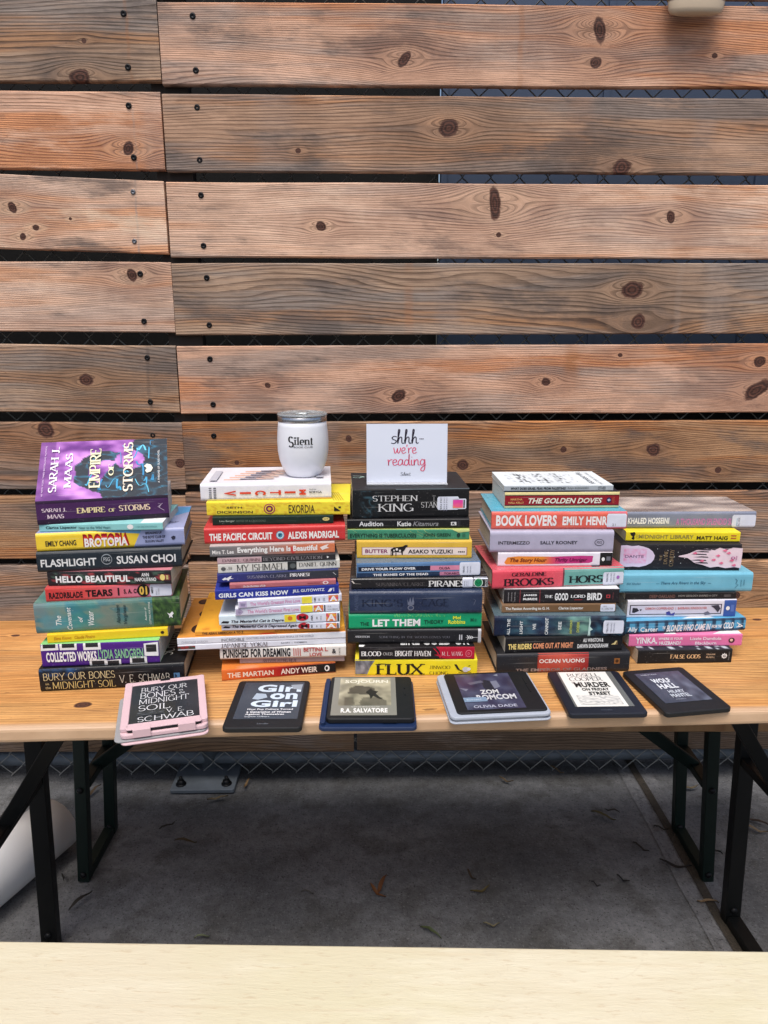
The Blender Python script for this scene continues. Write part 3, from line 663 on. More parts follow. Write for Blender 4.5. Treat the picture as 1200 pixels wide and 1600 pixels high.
# ---- roll of white paper on the ground at left
M_PAPER = simple('white_paper', (246, 248, 252), .7, var=.03, scale=6)
e0 = at_z(92, 1322, .0); e1 = at_z(-60, 1452, .0); ax = (e1-e0); ax.z = 0; ax.normalize(); nx_ = Vector((-ax.y, ax.x, 0)); rad = .074
s = MB(); N = 46; vs = []; fs = []; LN = .62
for i in range(N+1):
    th_ = R(-70+520*i/N); r0 = rad*(1-.10*i/N) if i < N*.72 else rad*(1-.10*i/N)
    for jn_, l in enumerate((0, LN*.33, LN*.66, LN)):
        wob = 1+.02*math.sin(i*.4+jn_*1.7)
        c0 = e0+ax*l-nx_*(.0)+Vector((0, 0, rad*1.02)); p = c0+nx_*(r0*wob*math.cos(th_))+Vector((0, 0, r0*wob*math.sin(th_)))
        vs.append(tuple(p))
for i in range(N):
    for j in range(3): fs.append((i*4+j, i*4+j+1, (i+1)*4+j+1, (i+1)*4+j))
s.add(vs, fs, smooth=True); ro = s.build('paper_roll', M_PAPER)
sd = ro.modifiers.new('thickness', 'SOLIDIFY'); sd.thickness = .0007
tag(ro, 'large loose roll of white paper lying on the ground at lower left', 'paper roll')

# ---- fallen leaves
LEAVES = [(596,1385,60,.085,'orange brown curled leaf, largest of the pair in the middle of the concrete'),(588,1398,-35,.075,'thin orange brown leaf crossing the curled one in the middle of the concrete'),
 (752,1396,15,.07,'folded olive brown leaf right of the middle pair on the concrete'),(673,1459,-25,.075,'green slender leaf beside the cream bench edge'),
 (768,1450,0,.05,'short pale leaf at the cream bench edge, right of the green one'),(127,1410,50,.09,'dark curved leaf between the left black leg and the green bench leg'),
 (100,1375,-45,.04,'short dark leaf beside the left black table leg'),(262,1294,30,.06,'straight dark leaf stem below the steel base plate'),(290,1318,-4,.08,'long arched brown leaf below the steel base plate'),
 (868,1206,-30,.07,'pale tan leaf lying under the chain link edge'),(790,1223,-20,.06,'brown leaf near the chain link edge left of the tan one'),
 (942,1278,-22,.09,'dry olive leaf left of the ground joint'),(957,1270,-15,.05,'small dark leaf just above the dry olive one by the joint'),
 (1000,1328,-35,.06,'thin dark twig leaf left of the right bench foot'),(972,1378,-30,.045,'small black leaf on open concrete left of the joint'),(930,1386,-20,.03,'tiny black leaf left of the small black one'),
 (1055,1357,-12,.10,'long dark leaf crossing the joint beside the right bench foot'),(1105,1412,-5,.065,'tan leaf caught in the joint beside the right black leg'),
 (1032,1298,-15,.05,'short dark leaf crossing the joint behind the right bench leg'),(1184,1287,-28,.085,'dark brown leaf at the far right behind the table leg'),(1180,1300,-20,.085,'pale brown leaf just below the dark one at far right'),
 (1076,1234,2,.08,'long tan leaf lying between the two right bench legs'),(1118,1332,-35,.05,'narrow dark leaf between the right bench leg and black leg'),
 (385,1228,70,.06,'tan leaf standing against the right edge of the base plate'),(340,1250,10,.08,'pale grass like leaf lying along the front of the base plate'),
 (145,1240,60,.08,'curled brown leaf between the two left bench legs'),(480,1398,-4,.04,'faint grey leaf on the concrete left of centre'),(735,1372,-50,.05,'small brown leaf above the folded olive one'),
 (316,1468,8,.045,'pale green leaf half under the cream bench edge at left')]
LC = [(150,92,46),(160,100,50),(128,112,60),(96,110,66),(150,140,104),(52,46,36),(46,42,36),(60,54,44),(104,86,54),(160,132,92),(126,100,62),(116,104,56),(58,50,40),(56,48,40),(30,28,28),(30,28,28),(44,38,34),(168,138,100),(54,48,40),(70,50,38),(150,128,96),(160,140,100),(52,48,44),(160,124,74),(158,138,100),(110,84,50),(120,114,106),(90,70,46),(140,150,110)]
for (lx, ly, an, ln, lab), lc in zip(LEAVES, LC):
    p = at_z(lx, ly, 0.004); s = MB(); ln *= .8; lc = tuple(x_*.72 for x_ in lc); n = 10; vs = []; bend = rnd.uniform(-.25, .25)
    for i in range(n+1):
        t = i/n; hwid = .10*math.sin(math.pi*t**.8)*ln*.75+.0006; x = (t-.5)*ln; y = bend*ln*(t-.5)**2*2; z = .004+.010*abs(math.sin(3.1*t+bend*6))*rnd.uniform(.7, 1)
        vs += [(x, y-hwid, z+.004), (x, y, z), (x, y+hwid, z+.003)]
    s.add(vs, [f for i in range(n) for f in ((3*i, 3*i+1, 3*i+4, 3*i+3), (3*i+1, 3*i+2, 3*i+5, 3*i+4))], smooth=True)
    o = s.build('fallen_leaf', simple('dry_leaf', lc, .7, var=.3, scale=120)); o.location = (p.x, p.y, 0.002)
    # photo angle -> ground angle (the ground is foreshortened)
    o.rotation_euler = (0, 0, math.atan2(math.sin(R(an))/.62, math.cos(R(an))))
    tag(o, lab, 'leaf', 'leaves fallen on the concrete')

# ================================================================== BOOKS
def print_mat(name, rough, coat, bump):
    m = NT(name); at = m.n('ShaderNodeAttribute', attribute_name='Col'); o = m.obj()
    n = m.noise(o, 45, 4, .65); n2 = m.noise(o, 400, 2, .6); n3 = m.noise(o, 14, 2, .5); xz = m.sep(o)
    n4 = m.noise(m.comb(m.m('MULTIPLY', xz[0], 9), m.m('MULTIPLY', xz[1], 30), m.m('MULTIPLY', xz[2], 420)), 1, 2, .6)
    n5 = m.noise(o, 90, 5, .7)
    c = m.mix(1.0, at.outputs['Color'], m.mix(n, (.84, .84, .84, 1), (1.10, 1.10, 1.10, 1)), 'MULTIPLY')
    c = m.mix(m.m('MULTIPLY', m.sm(n2, .66, .74), .16), c, (.5, .48, .45, 1))
    c = m.mix(m.m('MULTIPLY', m.sm(n4, .62, .74), .16), c, (.62, .60, .57, 1)); c = m.mix(m.m('MULTIPLY', m.sm(n5, .66, .74), .22), c, (.55, .53, .50, 1))
    m.base(c); m.rough(m.m('MULTIPLY_ADD', n, .22, rough-.11)); m.b.inputs['Specular IOR Level'].default_value = .28; m.b.inputs['Coat Weight'].default_value = coat; m.b.inputs['Coat Roughness'].default_value = .18
    m.bump(m.m('ADD', n3, m.m('MULTIPLY', n2, .05)), bump)
    return m.mat
M_MATTE = print_mat('printed_matte_card', .6, .0, .0012)
M_GLOSS = print_mat('printed_gloss_jacket', .45, .10, .0016)
M_FILM = print_mat('library_film_jacket', .28, .35, .004)
def page_mat(name, c):
    m = NT(name); z = m.sep(m.obj()); n = m.noise(m.comb(m.m('MULTIPLY', z[0], 3), m.m('MULTIPLY', z[1], 3), m.m('MULTIPLY', z[2], 2600)), 1, 2, .7)
    n2 = m.noise(m.obj(), 25, 3)
    a = lin(c, .95); m.base(m.mix(1.0, m.mix(n, (a[0]*.62, a[1]*.6, a[2]*.56, 1), a), m.mix(n2, (.88, .88, .88, 1), (1.06, 1.06, 1.06, 1)), 'MULTIPLY'))
    m.rough(.9); m.bump(n, .0008); return m.mat
M_PG = page_mat('book_pages', (236, 226, 206)); M_PGW = page_mat('white_book_pages', (240, 238, 232))
M_STICK = print_mat('sticker_paper', .4, .2, .0008)

Z = {1: (40, 670, 1200/270), 2: (40, 870, 1200/270), 3: (270, 630, 1200/280), 4: (270, 840, 1200/280), 5: (530, 650, 5), 6: (530, 850, 5),
     7: (740, 730, 4.8), 8: (740, 880, 4.8), 9: (960, 780, 5), 10: (960, 900, 5)}
def zp(z, x, y): o = Z[z]; return (o[0]+x/o[2], o[1]+y/o[2])
STATE = {'z': TAB_Z}
def book(z, bl, br, h, kind, col, front, items, look, top=(), depth=None, dl=None, edge=None, labels=(), pg=None, gloss=None, lift=0.0, drop=0.0, dmin=None):
    """bl, br: bottom corners of the spine; h: its height; all in pixels of close-up z"""
    zb = STATE['z']
    P0, P1 = at_z(*zp(z, *bl), zb), at_z(*zp(z, *br), zb)
    h = h if isinstance(h, tuple) else (h, h)
    ya = (P0.y+P1.y)/2
    if dl: P0.y += dl; P1.y += dl
    t = 0
    for P, b, hh in ((P0, bl, h[0]), (P1, br, h[1])):
        d = ray(*zp(z, b[0], b[1]-hh)); zt = CAM_H+d.z*(P.y/d.y); t += (zt-zb)/2
    ex = P1-P0; L = ex.length; rz = math.atan2(ex.y, ex.x)
    hard = kind == 'H'
    D = depth or L*(.66 if hard else .64)
    STATE['z'] = zb+t+.0004
    root = empty('book', (P0.x, P0.y, zb), rz)
    bt = .0026 if hard else .0006; bul, ex_n = (.0030, 5) if hard else (.0009, 8)
    ov = .003 if hard else .0002
    mat = gloss or (M_GLOSS if hard else M_MATTE)
    front = front or col; edge = edge or (lerp(front, (0, 0, 0), .25) if hard else lerp(front, (255, 255, 255), .5))
    def sy(v): return -bul*(1-max(0, (abs(2*v-1)-.66)/.34)**(2.2 if hard else 3.5))
    ca, sa = math.cos(lift), math.sin(lift)
    # spine and boards as one wrapped cover
    ns = 20; sec = [(D, 0)]+[(sy(1-k/ns), t*k/ns) for k in range(ns+1)]+[(D*ca, t+D*sa)]
    inner = [(D*ca+bt*sa, t+D*sa-bt*ca), (bt+bt*sa, t-bt), (bt, t-bt-.0005), (bt, bt), (D, bt)]
    full = sec+inner; K = len(full); mb = MB(); nx = 8; vs = []
    for i in range(nx+1): vs += [(L*i/nx, y, zz) for y, zz in full]
    fs = []; cs = []; sm = []
    for i in range(nx):
        for q in range(K):
            fs.append((i*K+q, i*K+(q+1) % K, (i+1)*K+(q+1) % K, (i+1)*K+q))
            if q == 0: cs.append(front)
            elif q <= ns: cs.append(col)
            elif q == ns+1: cs.append(front)
            else: cs.append(edge)
    mb.add(vs, fs, cs)
    for k, p in enumerate(mb.f): mb.sm[k] = (1 <= k % K <= ns)
    # end caps built piecewise (bottom board, spine, top board)
    for xe in (0, L):
        n0 = len(sec)
        v = [(xe, y, zz) for y, zz in full]
        f = [(0, 1, K-2, K-1), (n0-1, n0, n0+1, n0-2)]
        spine_i = list(range(1, n0-1)); f.append(tuple(spine_i+[n0+1, n0+2, n0+3]))
        mb.add(v, f, [edge, edge, lerp(col, (0, 0, 0), .15)])
    def U(x): return (x-bl[0])/(br[0]-bl[0])
    def spine(u, v, e): return (u*L, sy(v)-e, t*(1-v))
    put_items(mb, items, U, spine, 0, 10)
    def topf(u, v, e): w = (1-v)*D; return (u*L, w*ca-e*sa, t+w*sa+e*ca)
    if top: put_items(mb, top, U, topf, 0, 1)
    mb.build('cover', mat, root)
    # page block
    pb = MB(); x0, x1 = ov, L-ov; y1 = D-ov; ins = .0015 if hard else .0
    if lift:
        pb.box(x0, x1, bt+.0004, D-.004, bt+.0002, t-bt-.0006)
    else:
        ny = 6; nz = 6; v = []
        sec2 = [(bt+.0004, bt+.0002), (y1, bt+.0002)]
        if hard: sec2 += [(y1-.003*math.sin(math.pi*k/6), bt+(t-2*bt)*k/6) for k in range(1, 6)]
        sec2 += [(y1, t-bt-.0002), (bt+.0004, t-bt-.0002)]
        m_ = len(sec2); v = [(x0, y, q) for y, q in sec2]+[(x1, y, q) for y, q in sec2]
        pb.add(v, [(k, (k+1) % m_, m_+(k+1) % m_, m_+k) for k in range(m_)]+[tuple(range(m_-1, -1, -1)), tuple(range(m_, 2*m_))])
    pb.build('pages', pg or M_PG, root)
    for (x0, x1, v0, v1, its) in labels:            # stuck-on paper label
        lb = MB(); vs = []; fs = []; nn = 8
        r_ = .08
        for j in range(nn+1):
            v = v0+(v1-v0)*j/nn; ins = (x1-x0)*.05 if j in (0, nn) else 0
            for x in (x0+ins, x1-ins): vs.append(spine(U(x), v, .0011+.00004))
        lb.add(vs, [(2*j, 2*j+1, 2*j+3, 2*j+2) for j in range(nn)], (222, 226, 240))
        put_items(lb, its, U, spine, 0, 6, .0013)
        lb.build('spine_label', M_STICK, root)
    STATE['n'] += 1
    o = ORD[STATE['n']]
    tag(root, '%s, %s up, %s' % (look, o, STATE['stack']), 'book', 'books in the %s' % STATE['stack'])
    BOOKS.append((STATE['stack'], STATE['n'], look, round(L*1000), round(t*1000, 1), round(P0.y, 3), round(P1.y, 3), round(zb, 3)))
    return root
ORD = ['', 'first', 'second', 'third', 'fourth', 'fifth', 'sixth', 'seventh', 'eighth', 'ninth', 'tenth', 'eleventh', 'twelfth', 'thirteenth', 'fourteenth', 'fifteenth', 'sixteenth', 'seventeenth', 'eighteenth', 'nineteenth', 'twentieth']
BOOKS = []
def stack(name): STATE['z'] = TAB_Z+.0003; STATE['n'] = 0; STATE['stack'] = name
WH, BK, GR = (240, 240, 240), (22, 22, 26), (150, 150, 155)
def nz(*a): return mnoise.noise(Vector(a))
def lab(x0, x1, mark=(120, 120, 140), txt=None):
    w = x1-x0; out = []
    for q in (.16, .36, .50):
        out.append(('t', txt or 'TEN FIC', x0+w*q, x0+w*(q+(.09 if q < .2 else .06)), .30, .80, (60, 60, 70) if q < .2 else mark, 's^'))
    return out

# ------------------------------------------------ leftmost stack
stack('leftmost stack')
def smoke(u, v): k = .5+.5*nz(u*5, v*3, 1)+.25*nz(u*14, v*8, 4)-v*.55; return lerp((12, 14, 20), (52, 128, 214), min(max(k*1.2-.15, 0), 1)*max(0, min(1, (1-u)*3)))
book(2, (110, 934), (1110, 884), (160, 148), 'H', (20, 21, 25), (20, 21, 24), [
 ('a', 112, 430, .02, .55, smoke, 20, 8),
 ('t', 'BURY OUR BONES', 138, 628, .18, .50, (226, 208, 160), 'd'), ('t', 'MIDNIGHT SOIL', 196, 628, .58, .90, (226, 200, 130), 'd'),
 ('t', 'in', 150, 172, .60, .70, (200, 180, 130), 's'), ('t', 'the', 146, 182, .76, .88, (200, 180, 130), 's'),
 ('t', 'V. E. SCHWAB', 655, 1008, .40, .76, (214, 206, 190), 'd'), ('r', 1036, 1078, .42, .64, (90, 130, 170)), ('t', 'b', 1044, 1058, .45, .62, (20, 22, 30), 'b')],
 'thick black hardcover with gold lettering and blue smoke', top=[('t', 'SCHWAB', 900, 1010, .1, .78, (200, 196, 186), 'd^')], depth=.155)
ph = lambda x, v, a, w=95, h=.30: [('p', [(x+w*.5*(-math.cos(a))+w*.1*math.sin(a), v-h*.5-.10*math.sin(a)*1.5), (x+w*.5, v-h*.5+.0), (x+w*.5+8*math.sin(a), v+h*.5), (x-w*.5, v+h*.5+.05*math.sin(a))], (235, 235, 235)), ('p', [(x-w*.36, v-h*.34), (x+w*.36, v-h*.34), (x+w*.36, v+h*.2), (x-w*.36, v+h*.2)], (40, 40, 44))]
book(2, (120, 765), (935, 733), (160, 148), 'P', (78, 34, 132), (140, 208, 130), [
 *ph(180, .10, .3, 120, .32), *ph(310, .10, -.2, 118, .36), *ph(472, .10, .1, 120, .40), *ph(505, .92, .1, 120, .36), *ph(610, .93, -.3, 110, .34), *ph(785, .88, .2, 120, .40), *ph(882, .36, -.35, 100, .62),
 ('t', 'COLLECTED WORKS', 155, 500, .34, .78, WH, 'B'), ('t', 'LYDIA SANDGREN', 512, 824, .30, .72, (136, 196, 150), 'b')],
 'purple paperback with white snapshot frames on its spine', pg=M_PGW, depth=.14)
book(2, (155, 600), (990, 550), 60, 'P', (247, 205, 40), None, [('t', 'Elena Knows   Claudia Pineiro', 200, 480, .30, .68, (196, 130, 20), 'i'), ('e', 952, .5, 13, .18, (60, 40, 20))],
 'thin bright yellow paperback with tiny orange lettering', depth=.125)
def water(u, v):
    k = .5+.7*nz(u*6, v*2.2, 2)+.3*nz(u*18, v*6, 5)
    c = ramp([(112, 132, 134), (84, 146, 156), (70, 140, 134), (122, 134, 122), (96, 128, 120), (70, 116, 106)], u+.12*nz(u*9, v*5, 9))
    return lerp(c, (50, 112, 128) if nz(u*4, v*4, 7) > 0 else (140, 140, 118), max(0, min(.6, k-.3)))
def jungle(u, v): k = .5+.8*nz(u*7, v*7, 3)+.3*nz(u*20, v*20, 1); return lerp((24, 44, 34), (86, 122, 58), max(0, min(1, k)))
def teal(u, v): k = .5+.7*nz(u*7, v*7, 8); return lerp((70, 120, 118), (120, 150, 136), max(0, min(1, k)))
book(2, (80, 532), (1082, 474), (222, 186), 'H', (96, 140, 142), (82, 110, 88), [
 ('a', 80, 890, 0, 1, water, 40, 14), ('a', 890, 1082, 0, 1, jungle, 18, 14),
 ('t', 'The', 220, 258, .42, .74, (235, 240, 235), 'i^'), ('t', 'Covenant', 294, 328, .16, .92, (235, 240, 235), 'i^'), ('t', 'of', 372, 402, .48, .68, (235, 240, 235), 'i^'), ('t', 'Water', 438, 480, .32, .80, (235, 240, 235), 'i^'),
 ('t', 'Abraham', 634, 662, .16, .80, (40, 62, 66), 'i^'), ('t', 'Verghese', 682, 714, .18, .82, (40, 62, 66), 'i^'), ('t', 'Author of', 832, 846, .3, .74, (226, 230, 220), 's^'), ('t', 'CUTTING FOR STONE', 862, 874, .12, .88, (226, 230, 220), 's^'),
 ('p', [(990, .52), (1008, .56), (1026, .48), (1036, .55), (1024, .62), (1028, .70), (1014, .66), (1002, .70), (1004, .62)], WH)],
 'thick teal and green painted hardcover with sideways white title', depth=.155, top=[('a', 80, 890, 0, 1, teal, 14, 10), ('a', 890, 1082, 0, 1, jungle, 12, 14)], gloss=M_GLOSS)
book(2, (145, 312), (1020, 270), (102, 84), 'P', (214, 74, 72), (196, 80, 80), [('g', 145, 1020, 0, 1, [(206, 62, 60), (214, 78, 76), (220, 120, 140), (216, 150, 180)]),
 ('t', 'RAZORBLADE', 168, 398, .34, .80, (40, 14, 20), 'B'), ('t', 'TEARS', 418, 604, .26, .78, (24, 12, 16), 'B'), ('r', 640, 652, .2, .78, (40, 16, 24)), ('t', 'S. A. COSBY', 682, 850, .32, .66, (28, 14, 20), 'B'),
 ('e', 820, .48, 44, .46, (22, 20, 22)), ('t', '01', 792, 846, .16, .80, (232, 190, 84), 'B')], 'red and pink paperback with black block lettering',
 labels=[(866, 1018, .03, .94, [('t', 'MEST', 874, 888, .2, .7, BK, 'b^'), ('t', 'FIC', 906, 916, .45, .8, GR, 's^'), ('t', 'COSBY', 922, 932, .35, .8, GR, 's^')])])
def petals(u, v): k = nz(u*9, v*3, 12); return (150, 60, 66) if k > .28 else ((70, 92, 80) if k < -.25 else (36, 34, 38))
book(2, (160, 202), (1015, 188), (96, 98), 'P', (36, 34, 38), (206, 130, 140), [('a', 160, 1015, 0, 1, petals, 44, 8), ('t', 'HELLO BEAUTIFUL', 216, 728, .30, .78, WH, 'B'),
 ('t', 'ANN', 810, 862, .16, .42, WH, 'b'), ('t', 'NAPOLITANO', 762, 910, .50, .76, WH, 'b'), ('e', 955, .5, 18, .22, (236, 214, 130)), ('r', 980, 996, .35, .65, (200, 180, 120))], 'dark flowery paperback with bold white capitals',
 top=[('p', [(300, .95), (520, .95), (450, .75), (330, .8)], (230, 170, 180))])
def night(u, v): return lerp((26, 32, 40), (44, 58, 68), .5+.5*nz(u*4, v*1.5, 21))
book(1, (90, 996), (1090, 955), (138, 138), 'H', (34, 42, 50), (30, 36, 44), [('a', 90, 1090, 0, 1, night, 20, 10), ('t', 'FLASHLIGHT', 116, 496, .36, .74, (226, 228, 228), 'b'),
 ('e', 567, .46, 38, .27, (150, 158, 164)), ('e', 567, .46, 34, .22, (36, 44, 52)), ('t', 'FSG', 545, 590, .36, .56, (170, 176, 180), 'b'), ('t', 'SUSAN CHOI', 636, 1048, .32, .72, (226, 228, 228), 'b')], 'dark slate hardcover with wide spaced white capitals')
book(1, (85, 852), (1108, 804), (134, 112), 'H', (242, 206, 62), (160, 168, 206), [('p', [(84, 0), (808, 0), (745, 1), (84, 1)], (244, 208, 60)), ('p', [(808, 0), (1108, 0), (1108, 1), (745, 1)], (158, 166, 206)), ('p', [(500, 0), (810, 0), (796, .22), (500, .02)], (100, 160, 200)),
 ('t', 'EMILY CHANG', 146, 354, .42, .72, (40, 36, 40), 'b'), ('t', 'BROTOPIA', 402, 720, .12, .84, (150, 20, 30), 'B'), ('t', 'BROTOPIA', 410, 712, .26, .86, (220, 56, 52), 'B'), ('t', 'BROTOPIA', 410, 708, .36, .86, (246, 240, 236), 'B'),
 ('t', 'BREAKING UP', 836, 950, .14, .28, (40, 40, 60), 'b'), ('t', 'THE BOYS\' CLUB OF', 814, 972, .36, .52, (40, 40, 60), 'b'), ('t', 'SILICON VALLEY', 830, 962, .60, .74, (40, 40, 60), 'b'), ('p', [(1012, .5), (1030, .42), (1046, .48), (1040, .62), (1024, .66)], (50, 50, 70))],
 'yellow and lavender hardcover with red shadowed title', top=[('p', [(700, .95), (1108, .3), (1108, .05), (500, .05), (500, .95)], (84, 160, 216)), ('t', 'by', 980, 1060, .72, .8, (60, 60, 90), 'i')], depth=.16)
book(1, (100, 716), (955, 700), (50, 50), 'P', (142, 204, 204), (150, 210, 210), [('t', 'Clarice Lispector', 145, 358, .24, .72, (24, 50, 56), 'b'), ('t', 'Near to the Wild Heart', 372, 590, .34, .72, (40, 90, 96), 's'), ('e', 728, .5, 22, .34, WH), ('p', [(708, .6), (726, .3), (748, .5), (730, .66)], (30, 40, 44)), ('t', 'A NEW DIRECTIONS PAPERBOOK', 766, 915, .40, .62, (90, 150, 154), 's')], 'thin pale turquoise paperback with small dark lettering', pg=M_PGW,
 top=[('r', 800, 955, .6, 1, WH)])
def clouds(u, v):
    x, y = u, v
    k = .5+.55*nz(x*4.5, y*4.5, 31)+.28*nz(x*11, y*11, 33); puff = abs(nz(x*6+2, y*6, 35))
    c = lerp((104, 46, 130), (222, 156, 232), max(0, min(1, (k-.5)*1.7+.42+puff*.6)))
    if x < .12: c = lerp(c, (104, 54, 124), .6)
    d = math.hypot((x-.52)*1.45, y-.56); d2 = math.hypot((x-.70)*1.5, y-.36)
    edge = .60+.05*nz(x*5, y*5, 40)
    dark = (x > edge+.12*math.cos(y*4)) or (.20 < d < .36+.03*nz(x*9, y*9, 44) and x < .74)
    if dark and d2 > .17:
        s_ = abs(nz(x*8+nz(x*5, y*5, 3), y*8, 50)); b = .5+.5*nz(x*13, y*7, 52)
        return lerp((44, 52, 62), (64, 170, 214), max(0, 1-s_*9)*max(0, b)*.95)
    return c
book(1, (85, 668), (1000, 615), (172, 149), 'P', (72, 36, 86), (120, 70, 140), [('g', 85, 1000, 0, .12, [(50, 28, 58), (36, 24, 44)]), ('g', 85, 1000, .80, 1, [(44, 26, 54), (34, 26, 40)]),
 ('t', 'SARAH J.', 122, 290, .32, .48, (236, 214, 226), 'fb'), ('t', 'MAAS', 154, 268, .58, .76, (236, 214, 226), 'fb'), ('t', 'EMPIRE', 356, 552, .36, .60, (244, 222, 170), 'fb'), ('t', 'OF', 575, 622, .45, .60, (244, 222, 170), 'fb'), ('t', 'STORMS', 648, 868, .34, .60, (244, 214, 184), 'fb'), ('l', [(925, .34), (948, .38), (930, .52), (966, .66)], .006, (200, 180, 200)), ('l', [(922, .5), (958, .34)], .006, (200, 180, 200))],
 'thick purple paperback with its swirling cover lifted upright', depth=.134, lift=R(39), pg=M_PGW,
 top=[('a', 85, 1000, 0, 1, clouds, 90, 60), *[('l', [(min(985, x0+wx*(.5+.5*math.sin(2.6*t/8+q*.9))*.7+t*6*math.cos(q*2.1)), min(.98, max(.03, y0+.05*math.sin(t*.9+q)+t*.028*math.sin(q*1.3+.6)))) for t in range(9)], .006+.004*(q % 3), c_) for q, (x0, y0, wx, c_) in enumerate([(640, .10, 90, (96, 190, 226)), (760, .08, 70, (70, 160, 206)), (800, .16, 60, (110, 206, 236)), (850, .10, 50, (60, 140, 190)), (700, .62, 90, (90, 190, 226)), (640, .74, 80, (64, 160, 206)), (760, .72, 80, (110, 206, 236)), (820, .76, 60, (76, 170, 214)), (780, .60, 70, (56, 140, 190)), (420, .40, 60, (60, 150, 196)), (440, .62, 60, (84, 180, 216)), (520, .74, 70, (60, 140, 190)), (560, .82, 60, (90, 180, 220)), (860, .34, 40, (84, 180, 220)), (880, .70, 36, (64, 150, 200)), (600, .22, 60, (70, 150, 200))])],
  ('t', 'SARAH J.', 165, 222, .10, .88, (240, 234, 240), 'fb^'), ('t', 'MAAS', 268, 320, .22, .82, (240, 234, 240), 'fb^'), ('t', 'EMPIRE', 440, 520, .16, .84, (238, 234, 196), 'fb^'), ('t', 'OF', 575, 612, .44, .64, (238, 234, 196), 'fb^'), ('t', 'STORMS', 680, 752, .06, .92, (240, 226, 206), 'fb^'),
  ('t', '#1 NEW YORK TIMES BESTSELLING AUTHOR', 120, 132, .08, .94, (220, 190, 226), 's^'), ('t', 'A THRONE OF GLASS NOVEL', 930, 944, .22, .80, (226, 226, 226), 's^'), ('p', [(830, .50), (850, .46), (880, .48), (894, .54), (880, .60), (850, .62), (838, .58), (850, .54)], (238, 234, 214))])

# ------------------------------------------------ second stack from the left
stack('second stack from left')
book(4, (330, 958), (1090, 902), (74, 66), 'P', (214, 98, 40), (220, 128, 56), [('g', 330, 1090, 0, 1, [(222, 116, 48), (220, 100, 40), (204, 70, 34), (176, 34, 32), (90, 20, 24), (26, 20, 22), (22, 20, 22)]),
 ('t', 'THE MARTIAN', 366, 672, .30, .76, (248, 224, 204), 'b'), ('t', 'ANDY WEIR', 720, 966, .26, .78, (250, 226, 214), 'b'), ('e', 1032, .5, 17, .28, WH), ('e', 1030, .5, 9, .18, (24, 20, 22))], 'orange to black paperback with white capitals')
book(4, (450, 842), (1150, 826), (36, 36), 'P', (166, 146, 146), (180, 160, 156), [('t', 'AN EVERLASTING MEAL', 600, 830, .3, .85, (90, 76, 80), 'f'), ('r', 490, 1148, .1, .2, (196, 176, 174))], 'thin dusty pink grey book mostly hidden', gloss=M_GLOSS)
book(4, (320, 815), (1160, 794), (80, 80), 'H', (226, 222, 216), (226, 222, 216), [('t', 'PUNISHED FOR DREAMING', 340, 788, .12, .84, (32, 30, 34), 'B'), *[('r', 808+14*k, 814+14*k, .16+.04*(k % 2), .80, (190, 50, 46)) for k in range(4)],
 ('t', 'BETTINA L.', 876, 1040, .12, .46, (186, 46, 44), 'b'), ('t', 'LOVE', 916, 998, .56, .86, (186, 46, 44), 'b'), ('t', '&', 1066, 1094, .28, .66, (60, 56, 60), 'b'), ('t', 'ST. MARTINS', 1112, 1122, .2, .8, (120, 120, 120), 's^')], 'off white hardcover with condensed black and red capitals', pg=M_PGW, edge=(170, 60, 60))
book(4, (36, 757), (1157, 706), (38, 36), 'P', (226, 228, 238), (230, 230, 236), [('a', 36, 150, 0, 1, lambda u, v: lerp((170, 40, 44), (50, 80, 66), max(0, min(1, .5+1.6*nz(u*5, v*3, 61)))), 16, 4), ('t', 'JAPANESE YOKAI', 320, 628, .06, .86, (64, 48, 56), 'f'), ('t', 'RAVERT  |  THOMMEN', 720, 892, .30, .62, (80, 80, 96), 's')], 'wide white book with red art on its left end', depth=.20, pg=M_PGW)
eye = lambda x, v, rx, rv: [('e', x, v, rx, rv, (60, 40, 34)), ('e', x+8, v, rx*.78, rv*.75, (84, 54, 40))]
book(4, (32, 716), (1157, 670), (34, 50), 'P', (226, 228, 236), (222, 152, 70), [('t', 'INCREDIBLE', 322, 474, .34, .80, (70, 70, 84), 's'), ('t', 'DOCTORS AND SCIENTISTS AND PEOPLE OF THE WORLD', 490, 940, .30, .58, (130, 130, 150), 's'), ('t', 'CHRISTIANE DORION', 60, 230, .48, .80, (180, 180, 190), 's')], 'wide white spined book with orange spotted cover', depth=.20, pg=M_PGW,
 top=[*eye(150, .80, 46, .10), *eye(170, .44, 50, .09), *eye(120, .12, 40, .07), ('p', [(560, .99), (640, .96), (700, .99)], (190, 40, 40))])
book(4, (150, 657), (1150, 618), (28, 28), 'P', (226, 160, 60), (240, 178, 62), [('t', 'THE ASIAN AMERICAN A TO Z', 196, 470, .25, .82, (70, 44, 40), 'B'), ('t', 'ILLUSTRATED BY', 680, 830, .3, .7, (120, 80, 50), 's')], 'wide thin golden yellow book', depth=.20,
 top=[('a', 150, 560, 0, 1, lambda u, v: lerp((240, 176, 58), (190, 96, 40), max(0, min(1, 2.6*nz(u*7, v*9, 71)-.9))), 24, 24)])
ill = lambda x0, x1: [('a', x0, x1, .08, .92, lambda u, v: lerp((210, 60, 110), (240, 190, 60), max(0, min(1, .5+1.5*nz(u*3, v*3, x0)))), 6, 6), ('t', 'A', x0+6, x1-6, .16, .86, WH, 'B')]
mang = lambda: [('t', 'ABA', 924, 936, .25, .8, BK, 'b^'), ('t', '1', 960, 968, .4, .65, GR, 's^'), ('t', 'HINA', 986, 996, .3, .75, GR, 's^')]
